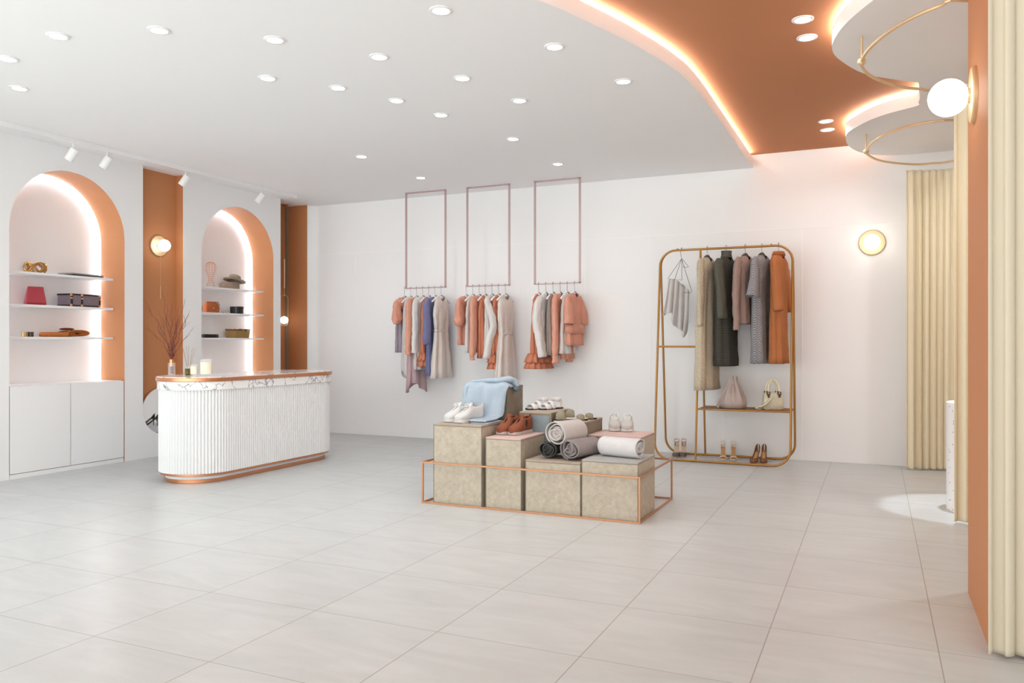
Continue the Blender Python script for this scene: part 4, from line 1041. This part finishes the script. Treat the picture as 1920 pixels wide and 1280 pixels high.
def garment(name, loc, rotz, label, cat, grp, body, m, sleeves=None, sm=None, folds=(.013, 6), asym=0, neck=.05, extra=None, collar=None, seed=0, lining=None):
    t = thing(name, label, cat, loc, rotz, grp)
    rnd = random.Random(seed); ph = rnd.uniform(0, 6); n = 56
    def ring(z_, a, b, k, asy=0, nd=0, fl=folds):
        row = []
        for i in range(n):
            th = 2 * PI * i / n; c, s_ = cos(th), sin(th)
            y = a * math.copysign(abs(c) ** .8, c); x = b * math.copysign(abs(s_) ** .9, s_)
            f = fl[0] * k * (sin(fl[1] * th + ph) + .45 * sin((fl[1] * 2 + 1) * th + ph * 2))
            L = math.hypot(x, y) + 1e-6
            x += f * (.25 + abs(s_)) ; y += f * .5 * c
            row.append((x, y, z_ + asy * cos(th * 2 + ph) - nd * max(0, s_) ** 2 * (1 - abs(c)) - nd * .3 * max(0, -s_) ** 2))
        return row
    B = []
    for i in range(len(body) - 1):
        for k in range(3):
            f = k / 3; B.append(tuple(body[i][q] * (1 - f) + body[i + 1][q] * f for q in range(3)))
    B.append(body[-1])
    zt_, ze = B[0][0], B[-1][0]
    rows = []
    for (z_, a, b) in B:
        k = max(0, (zt_ - .12 - z_) / max(.01, (zt_ - .12 - ze)))
        rows.append(ring(z_, a, b, .25 * min(1, k * 4) + .75 * k, asym * max(0, k - .6) / .4, neck * max(0, 1 - (zt_ - z_) / .05)))
    crease(obj('body', MB().loft(rows, True), m, t, smooth=180, solid=.003), .022, .09)
    if lining:
        rows = [ring(z_, a, b, k, lining[3] * k) for z_, a, b, k in lining[0]]
        crease(obj(lining[2], MB().loft(rows, True), lining[1], t, smooth=180, solid=.003), .02, .09)
    if extra:
        for nm, rings, em, fl in extra:
            obj(nm, MB().loft([ring(z_, a, b, 1, fl=fl) for z_, a, b in rings], True), em, t, smooth=180, solid=.003)
    if sleeves:
        for s in (-1, 1):
            P = catmull([(x, s * y, z_) for x, y, z_, r_ in sleeves], 4); Rr = []
            for i in range(len(sleeves) - 1):
                for k in range(4): Rr.append(sleeves[i][3] * (1 - k / 4) + sleeves[i + 1][3] * k / 4)
            Rr.append(sleeves[-1][3]); nn2 = 20; prs = []
            for j, p in enumerate(P):
                d = (P[min(j + 1, len(P) - 1)] - P[max(0, j - 1)]).normalized(); u = Vector((1, 0, 0)); u = (u - d * u.dot(d)).normalized(); w = d.cross(u)
                rr = Rr[j]
                prs.append([p + u * (rr * .60 * cos(2 * PI * q / nn2) * (1 + .10 * sin(3 * 2 * PI * q / nn2 + j * .25 + ph))) + w * (rr * sin(2 * PI * q / nn2) * (1 + .08 * sin(4 * 2 * PI * q / nn2 + j * .4))) for q in range(nn2)])
            crease(obj('sleeve', MB().loft(prs, True), sm or m, t, smooth=180, solid=.003), .020, .055)
    if collar:
        obj('collar', MB().loft([ring(z_, a, b, 0) for z_, a, b in collar[0]], True), collar[1], t, smooth=180, solid=.004)
    return t
# body profiles: z below the bar, half width, half thickness
def thin(P): return [(a, b, c * .74) for a, b, c in P]
def top(hem, wide=.205, hw=.20, th=.05):
    return thin([(-.118, .070, .040), (-.135, .125, .046), (-.160, .180, .050), (-.190, wide, .050), (-.27, wide - .012, th), ((-.27 + hem) / 2, (wide + hw) / 2 - .008, th + .004), (hem, hw, th + .012)])
def less(hem, hw=.20, waist=None, th=.05):
    P = [(-.118, .085, .036), (-.145, .135, .040), (-.19, .150, .046), (-.25, .165, .05), (-.33, .175, .052)]
    if waist: P += [(waist + .03, .150, .046), (waist, .140, .04), (waist - .03, .150, .048)]
    P += [(hem, hw, th + .02)]
    return thin(P)
LS = lambda end, r=.058, r1=.045, out=.03, fx=.02: [(0, .135, -.160, .030), (.0, .185, -.215, r * .92), (fx, .215 + out * .3, (-.21 + end) / 2, r), (fx, .215 + out, end + .05, (r + r1) / 2), (fx, .215 + out, end, r1)]
PEACH = fabric('peach_crepe', (216, 158, 138)); PEACH2 = fabric('peach_knit', (212, 152, 132)); CORAL = fabric('coral_crepe', (206, 132, 104)); WHT = fabric('white_crepe', (220, 218, 216))
LIL = fabric('grey_lilac_cloth', (158, 148, 160)); DUSK = fabric('dusty_rose_cloth', (196, 168, 172)); PERI = fabric('periwinkle_cloth', (116, 120, 158)); BEI = fabric('pale_beige_crepe', (222, 214, 208)); TAU = fabric('taupe_cloth', (160, 146, 138)); PSTR = fabric('pale_pink_stripe', (226, 188, 180))
BARZ = 1.842; YBAR = 8.25
frames = [(-5.178, -4.634, 'left'), (-4.342, -3.802, 'middle'), (-3.485, -2.950, 'right')]
for a, b, nm in frames:
    t = thing('hanging_frame', f'{nm} of the three slim dusty pink metal frames hanging from the ceiling', 'hanging frame', ((a + b) / 2, YBAR, H), 0, 'dusty pink hanging clothes frames')
    w = (b - a) / 2; z0 = BARZ - H
    for s in (-1, 1): obj('upright', MB().box(s * w - .011, s * w + .011, -.006, .006, z0, 0), PINKM, t)
    obj('top_bar', MB().box(-w, w, -.006, .006, -.016, -.001), PINKM, t)
    obj('rail', MB().box(-w - .011, w + .011, -.006, .006, z0 - .006, z0 + .008), PINKM, t)
def hooks(us, v): return [atY(u, v, YBAR).x for u in us]
g1 = hooks((758.5, 770, 781, 792.5, 804, 815.5, 827), 540); g2 = hooks((874, 886.5, 898.5, 910, 922.5, 935, 947.5), 536); g3 = hooks((1010, 1023.5, 1037, 1050.5, 1063.5, 1077), 531)
def put(x, rz, hl, hg, f):
    white_hanger((x, YBAR, BARZ + .006), R(rz), hl, hg); f((x, YBAR, BARZ + .006), R(rz))
HG1, HG2, HG3 = 'white hangers on the left frame', 'white hangers on the middle frame', 'white hangers on the right frame'
puff = lambda end, r: [(0, .135, -.160, .030), (0, .188, -.215, .058), (.02, .215, (-.21 + end) / 2, r), (.02, .222, end + .05, r * 1.1), (.02, .22, end, r * .62)]
L = 'white hanger on the left frame holding the '
put(g1[0], 3, L + 'peach and grey-lilac top', HG1, lambda l, r: garment('color_block_top', l, r, 'peach and grey-lilac top with puffed elbow sleeves, first on the left frame', 'top', 'clothes on the left frame', top(-.78), LIL, puff(-.44, .078), PEACH, seed=1,
    extra=[('peach_yoke', [(-.117, .072, .043), (-.135, .128, .05), (-.16, .184, .055), (-.19, .209, .055), (-.26, .200, .056)], PEACH, (.002, 3))]))
put(g1[1], 3, L + 'long white sleeveless dress', HG1, lambda l, r: garment('long_dress', l, r, 'long white sleeveless dress with uneven hem, second on the left frame', 'dress', 'clothes on the left frame', less(-1.06, .19), WHT, folds=(.02, 6), asym=.07, seed=2))
put(g1[2], 4, L + 'peach blouse over a dusty rose skirt', HG1, lambda l, r: garment('blouse', l, r, 'peach long-sleeved blouse over a long dusty rose skirt, third on the left frame', 'blouse', 'clothes on the left frame', top(-.72), PEACH, LS(-.80, .062, .05), seed=3,
    lining=([(-.60, .17, .05, .5), (-.85, .19, .06, .8), (-1.20, .21, .07, 1.2)], DUSK, 'skirt', .05)))
put(g1[3], 3, L + 'white long-sleeved blouse', HG1, lambda l, r: garment('blouse', l, r, 'white long-sleeved blouse, fourth on the left frame behind the coral one', 'blouse', 'clothes on the left frame', top(-.98, hw=.19), WHT, LS(-.78, .055, .048, .02), seed=4))
RUF = lambda z0: [('hem_ruffle', [(z0, .185, .06), (z0 - .05, .205, .075), (z0 - .09, .22, .085)], CORAL, (.016, 11)), ('lower_ruffle', [(z0 - .07, .19, .062), (z0 - .12, .21, .078), (z0 - .16, .225, .088)], CORAL, (.016, 12))]
put(g1[4], 3, L + 'coral ruffled top', HG1, lambda l, r: garment('frilled_blouse', l, r, 'coral sleeveless top with ruffled hem, fifth on the left frame', 'top', 'clothes on the left frame', less(-.82, .185), CORAL, folds=(.014, 6), seed=5, extra=RUF(-.78)))
put(g1[5], 1, L + 'periwinkle dress', HG1, lambda l, r: garment('long_sleeved_dress', l, r, 'periwinkle blue long-sleeved dress, sixth on the left frame', 'dress', 'clothes on the left frame', top(-1.05, hw=.20), PERI, puff(-.68, .062), folds=(.018, 6), seed=6))
put(g1[6], 0, L + 'pale beige waisted dress', HG1, lambda l, r: garment('sleeveless_dress', l, r, 'pale beige sleeveless dress gathered at the waist, rightmost on the left frame', 'dress', 'clothes on the left frame', less(-1.08, .225, -.52), BEI, folds=(.022, 7), seed=7, neck=.07,
    extra=[('waistband', [(-.508, .143, .043), (-.532, .143, .043)], BEI, (.004, 9))]))
L = 'white hanger on the middle frame holding the '
put(g2[0], 3, L + 'peach elbow-sleeved top', HG2, lambda l, r: garment('puff_sleeve_top', l, r, 'peach top with puffed elbow sleeves, first on the middle frame', 'top', 'clothes on the middle frame', top(-.69), PEACH2, puff(-.47, .080), seed=11))
put(g2[1], 3, L + 'white sleeveless top', HG2, lambda l, r: garment('sleeveless_blouse', l, r, 'white sleeveless top, second on the middle frame', 'top', 'clothes on the middle frame', less(-.78, .19), WHT, seed=12))
put(g2[2], 4, L + 'peach gathered-cuff blouse', HG2, lambda l, r: garment('blouse', l, r, 'peach blouse with long gathered-cuff sleeves, third on the middle frame', 'blouse', 'clothes on the middle frame', top(-.74), PEACH, [(0, .135, -.160, .030), (0, .185, -.215, .058), (.02, .225, -.5, .06), (.02, .245, -.78, .055), (.02, .245, -.81, .030), (.02, .245, -.86, .045)], seed=13))
put(g2[3], 3, L + 'coral tank top', HG2, lambda l, r: garment('sleeveless_blouse', l, r, 'coral sleeveless top with seam, fourth on the middle frame', 'top', 'clothes on the middle frame', less(-.84, .17), CORAL, seed=14))
put(g2[4], 4, L + 'white wide-sleeved blouse', HG2, lambda l, r: garment('blouse', l, r, 'white wide-sleeved blouse, fifth on the middle frame', 'blouse', 'clothes on the middle frame', top(-.80), WHT, [(0, .135, -.160, .030), (.02, .18, -.22, .058), (.10, .20, -.45, .060), (.06, .215, -.62, .060), (.02, .228, -.84, .060)], seed=15))
put(g2[5], 2, L + 'coral ruffled top', HG2, lambda l, r: garment('frilled_blouse', l, r, 'coral top with double ruffled hem, sixth on the middle frame', 'top', 'clothes on the middle frame', less(-.82, .185), CORAL, folds=(.014, 6), seed=16, extra=RUF(-.80)))
put(g2[6], -1, L + 'pale beige waisted dress', HG2, lambda l, r: garment('sleeveless_dress', l, r, 'pale beige sleeveless dress gathered at the waist, rightmost on the middle frame behind the hoodie', 'dress', 'clothes on the middle frame', less(-1.10, .25, -.56), BEI, folds=(.022, 7), seed=17, neck=.08,
    extra=[('waistband', [(-.548, .143, .043), (-.572, .143, .043)], BEI, (.004, 9))]))
L = 'white hanger on the right frame holding the '
put(g3[0], 2, L + 'coral ruffled dress', HG3, lambda l, r: garment('ruffled_dress', l, r, 'coral sleeveless dress with wide tiered ruffles, first on the right frame', 'dress', 'clothes on the right frame', less(-.84, .20), CORAL, folds=(.018, 6), seed=21,
    extra=[('hem_ruffle', [(-.78, .20, .07), (-.83, .23, .10), (-.88, .25, .12)], CORAL, (.02, 12)), ('lower_ruffle', [(-.85, .21, .08), (-.90, .235, .11), (-.95, .25, .13)], CORAL, (.02, 13))]))
put(g3[1], 3, L + 'white wing-sleeved blouse', HG3, lambda l, r: garment('blouse', l, r, 'white blouse with wide pointed sleeves, second on the right frame', 'blouse', 'clothes on the right frame', top(-.80), WHT, [(0, .135, -.160, .030), (-.02, .19, -.23, .066), (-.03, .212, -.42, .080), (.0, .205, -.60, .078), (.03, .20, -.82, .075)], seed=22))
put(g3[2], 3, L + 'taupe sleeveless top', HG3, lambda l, r: garment('sleeveless_blouse', l, r, 'taupe sleeveless top behind the white blouse, third on the right frame', 'top', 'clothes on the right frame', less(-.80, .18), TAU, seed=23))
put(g3[3], 3, L + 'peach long-sleeved blouse', HG3, lambda l, r: garment('blouse', l, r, 'peach long-sleeved blouse with frilled cuffs, fourth on the right frame', 'blouse', 'clothes on the right frame', top(-.72), PEACH, [(0, .135, -.160, .030), (0, .185, -.215, .056), (.02, .225, -.5, .058), (.02, .24, -.76, .050), (.02, .24, -.79, .036), (.02, .24, -.88, .060)], seed=24))
put(g3[4], 2, L + 'white sleeveless top', HG3, lambda l, r: garment('sleeveless_blouse', l, r, 'white sleeveless top over a coral underlayer, fifth on the right frame', 'top', 'clothes on the right frame', less(-.78, .22), WHT, seed=25,
    lining=([(-.60, .15, .04, .5), (-.84, .17, .05, .8)], PEACH2, 'underlayer', 0)))
put(g3[5], -1, L + 'peach cape top', HG3, lambda l, r: garment('cape_top', l, r, 'short peach cape-sleeved top, rightmost on the right frame', 'top', 'clothes on the right frame', top(-.69, hw=.215, th=.06), PEACH2, [(0, .135, -.160, .030), (.0, .19, -.22, .062), (.02, .205, -.33, .076), (.02, .212, -.46, .080)], seed=26,
    extra=[('seam_flounce', [(-.46, .212, .062), (-.50, .214, .066), (-.56, .216, .070)], PEACH2, (.006, 4))]))

# clothes on the brass rack
LACE = pattern('cream_lace', (180, 166, 144), (204, 192, 170), 'vor', 110)
TWEED = pattern('grey_green_tweed', (62, 64, 58), (112, 110, 98), 'wave', 30)
TWEED2 = pattern('dark_striped_tweed', (40, 42, 40), (92, 90, 82), 'wave', 24)
MAUV = fabric('mauve_wool', (160, 136, 128)); HOUND = pattern('houndstooth', (52, 56, 64), (190, 190, 194), 'wave', 24, ang=38); ORW = fabric('orange_wool', (180, 114, 72)); ORWD = fabric('orange_wool_collar', (170, 102, 62))
RB = ZT + .011
def rput(u, rz, hl, f):
    x = atY(u, 470, 8.2).x; dark_hanger((x, 8.2, RB), R(rz), 'black wooden hanger on the brass rack holding the ' + hl, 'black hangers on the brass rack'); f((x, 8.2, RB), R(rz))
GR = 'clothes on the brass rack'
def rt(hem, wide=.19, hw=.19, th=.06): return [(-.10, .060, .045), (-.12, .10, .05), (-.155, .155, .055), (-.20, wide, .058), (-.30, wide - .008, th), ((-.3 + hem) / 2, (wide + hw) / 2, th + .006), (hem, hw, th + .014)]
rput(1326, -10, 'cream lace dress', lambda l, r: garment('lace_dress', l, r, 'long cream lace dress, first garment on the brass rack', 'dress', GR, rt(-1.44, hw=.27, th=.065), LACE, [(0, .15, -.16, .045), (.0, .18, -.21, .055), (.01, .205, -.5, .050), (.01, .215, -.80, .045)], folds=(.016, 5), seed=31))
rput(1362, -14, 'grey-green tweed coat', lambda l, r: garment('tweed_coat', l, r, 'grey-green ribbed tweed coat with stand collar, second on the brass rack', 'coat', GR, rt(-1.20, hw=.20, th=.07), TWEED2, [(0, .15, -.16, .055), (.0, .18, -.22, .068), (.03, .20, -.45, .070), (.05, .205, -.73, .068)], TWEED, folds=(.010, 4), seed=32,
    collar=([(-.112, .070, .05), (-.085, .060, .044), (-.060, .056, .044), (-.042, .060, .048)], TWEED)))
rput(1397.5, -14, 'mauve sweater', lambda l, r: garment('wool_sweater', l, r, 'mauve-brown long-sleeved wool sweater, third on the brass rack', 'sweater', GR, rt(-.78, hw=.20, th=.06), MAUV, [(0, .15, -.16, .05), (.0, .19, -.22, .062), (.0, .22, -.5, .055), (.0, .215, -.72, .046), (.0, .21, -.84, .042)], folds=(.012, 5), seed=33))
rput(1428.5, -14, 'houndstooth dress', lambda l, r: garment('houndstooth_dress', l, r, 'black and white houndstooth dress with flounced sleeves, fourth on the brass rack', 'dress', GR, rt(-1.17, hw=.185, th=.06), HOUND, [(0, .15, -.16, .045), (.0, .18, -.20, .058), (.01, .205, -.35, .070), (.0, .228, -.52, .092)], folds=(.008, 5), seed=34))
rput(1460, -8, 'orange wool coat', lambda l, r: garment('wool_coat', l, r, 'orange wool coat with wide sleeves, rightmost on the brass rack', 'coat', GR, rt(-1.17, hw=.175, th=.055), ORW, [(0, .15, -.15, .05), (.01, .18, -.21, .066), (.03, .205, -.40, .068), (.055, .215, -.66, .068)], folds=(.014, 5), seed=35,
    collar=([(-.125, .078, .054), (-.100, .066, .046), (-.078, .060, .042), (-.074, .068, .050), (-.110, .082, .060)], ORWD)))
# wire hanger with the white scarf
x = atY(1278, 470, 8.2).x
t = thing('wire_hanger', 'triangular grey wire hanger at the left end of the brass rack, holding the white scarf', 'hanger', (x, 8.2, RB), R(0))
def pxr(u, v, dy=0): q = atY(u, v, 8.2 + dy); return (q.x - x, dy, q.z - RB)
WG = mat('blue_grey_wire', (118, 126, 134), rough=.4, metal=.5)
mb = MB().tube([(0, .012 * cos(R(a)), .003 + .012 * sin(R(a))) for a in range(-40, 200, 20)] + [pxr(1276, 474), pxr(1278, 485)], .0025, 6)
obj('hook', mb, WG, t, smooth=True)
obj('front_triangle', MB().tube([pxr(1278, 485), pxr(1258, 545, -.02), pxr(1259, 547, -.02), pxr(1296, 548.5, .02), pxr(1297, 546, .02), pxr(1278, 485)], .003, 6), WG, t, smooth=True)
obj('back_triangle', MB().tube([pxr(1278, 485), pxr(1252, 522, -.12), pxr(1278.5, 525, .08), pxr(1278.5, 485)], .003, 6), WG, t, smooth=True)
obj('small_loop', MB().tube([pxr(1279, 485), pxr(1291, 500), pxr(1289, 501.5), pxr(1280, 500)], .0025, 6), WG, t, smooth=True)
SCF = fabric('white_scarf_cloth', (206, 204, 205), rough=.85)
t = thing('white_scarf', 'thin white scarf hanging in pleats from the triangular wire hanger', 'scarf', (x, 8.2, RB), 0)
tops = [pxr(1253, 522, -.11), pxr(1262, 523, -.08), pxr(1270, 526, -.05), pxr(1279, 533, .0), pxr(1290, 543, .04), pxr(1293, 548, .06)]
mid_ = [pxr(1249, 560, -.13), pxr(1258, 565, -.09), pxr(1268, 570, -.06), pxr(1278, 575, .0), pxr(1289, 580, .04), pxr(1295, 580, .06)]
bots = [pxr(1241, 592, -.13), pxr(1258, 586, -.09), pxr(1262, 610, -.05), pxr(1277, 618, -.01), pxr(1282, 634, .03), pxr(1295, 603, .06)]
rows = []
for j in range(17):
    u = j / 16; row = []
    for tt in [i / 50 for i in range(51)]:
        f = tt * 5; i = min(4, int(f)); g_ = f - i
        A = Vector(tops[i]).lerp(Vector(tops[i + 1]), g_); B_ = Vector(mid_[i]).lerp(Vector(mid_[i + 1]), g_); D_ = Vector(bots[i]).lerp(Vector(bots[i + 1]), g_)
        p = A * (1 - u) ** 2 + B_ * 2 * u * (1 - u) + D_ * u * u
        p.y += (.010 + .018 * u) * sin(tt * 30) ; p.x += .006 * cos(tt * 30)
        row.append(tuple(p))
    rows.append(row)
obj('scarf_cloth', MB().loft(rows, False), SCF, t, smooth=180, solid=.002)

# ------------------------------------------------------------------ light, world, camera
w = bpy.data.worlds.new('world'); bpy.context.scene.world = w; w.use_nodes = True
bg = w.node_tree.nodes['Background']; bg.inputs[0].default_value = (.915, .955, .925, 1); bg.inputs[1].default_value = 2.25
wn_ = w.node_tree; wtc = wn_.nodes.new('ShaderNodeTexCoord'); wsx = wn_.nodes.new('ShaderNodeSeparateXYZ'); wmr = wn_.nodes.new('ShaderNodeMapRange')
wn_.links.new(wtc.outputs['Generated'], wsx.inputs[0]); wn_.links.new(wsx.outputs[2], wmr.inputs['Value'])
wmr.inputs['From Min'].default_value = -.05; wmr.inputs['From Max'].default_value = .05      # lower half of the world brightened to lift the ceiling, softer sky above
wmr.inputs['To Min'].default_value = 3.5; wmr.inputs['To Max'].default_value = 2.2
wn_.links.new(wmr.outputs['Result'], bg.inputs[1])
# cool spot over the terrazzo pedestal, shining from the fitting room ceiling
sp = bpy.data.lights.new('fitting_room_spot', 'SPOT'); sp.energy = 170; sp.spot_size = R(25); sp.spot_blend = .35; sp.shadow_soft_size = .04; sp.color = (.86, .94, 1.0)
so = bpy.data.objects.new('fitting_room_spot', sp); C.objects.link(so); so.location = (pp.x + .16, pp.y + .1, 2.93)
sun = bpy.data.lights.new('front_daylight_fill', 'SUN'); sun.energy = .30; sun.angle = R(34); sun.color = (.90, .97, 1.0)  # low wide sun, added as frontal fill to brighten the back wall
suno = bpy.data.objects.new('front_daylight_fill', sun); C.objects.link(suno); suno.rotation_euler = Vector((-.22, .95, -.09)).to_track_quat('-Z', 'Y').to_euler()
cam = bpy.data.cameras.new('camera'); cam.lens = 28.0; cam.sensor_width = 36; cam.clip_start = .05
co = bpy.data.objects.new('camera', cam); C.objects.link(co)
co.location = (0, 0, EYE); co.rotation_euler = (PI / 2, 0, TH)
sc = bpy.context.scene; sc.camera = co
sc.view_settings.view_transform = 'Standard'; sc.view_settings.look = 'None'; sc.view_settings.gamma = 1; sc.view_settings.exposure = 0.51; sc.view_settings.use_curve_mapping = False
sc.cycles.max_bounces = 12; sc.cycles.transmission_bounces = 12; sc.cycles.diffuse_bounces = 6; sc.cycles.caustics_reflective = False; sc.cycles.sample_clamp_indirect = 6
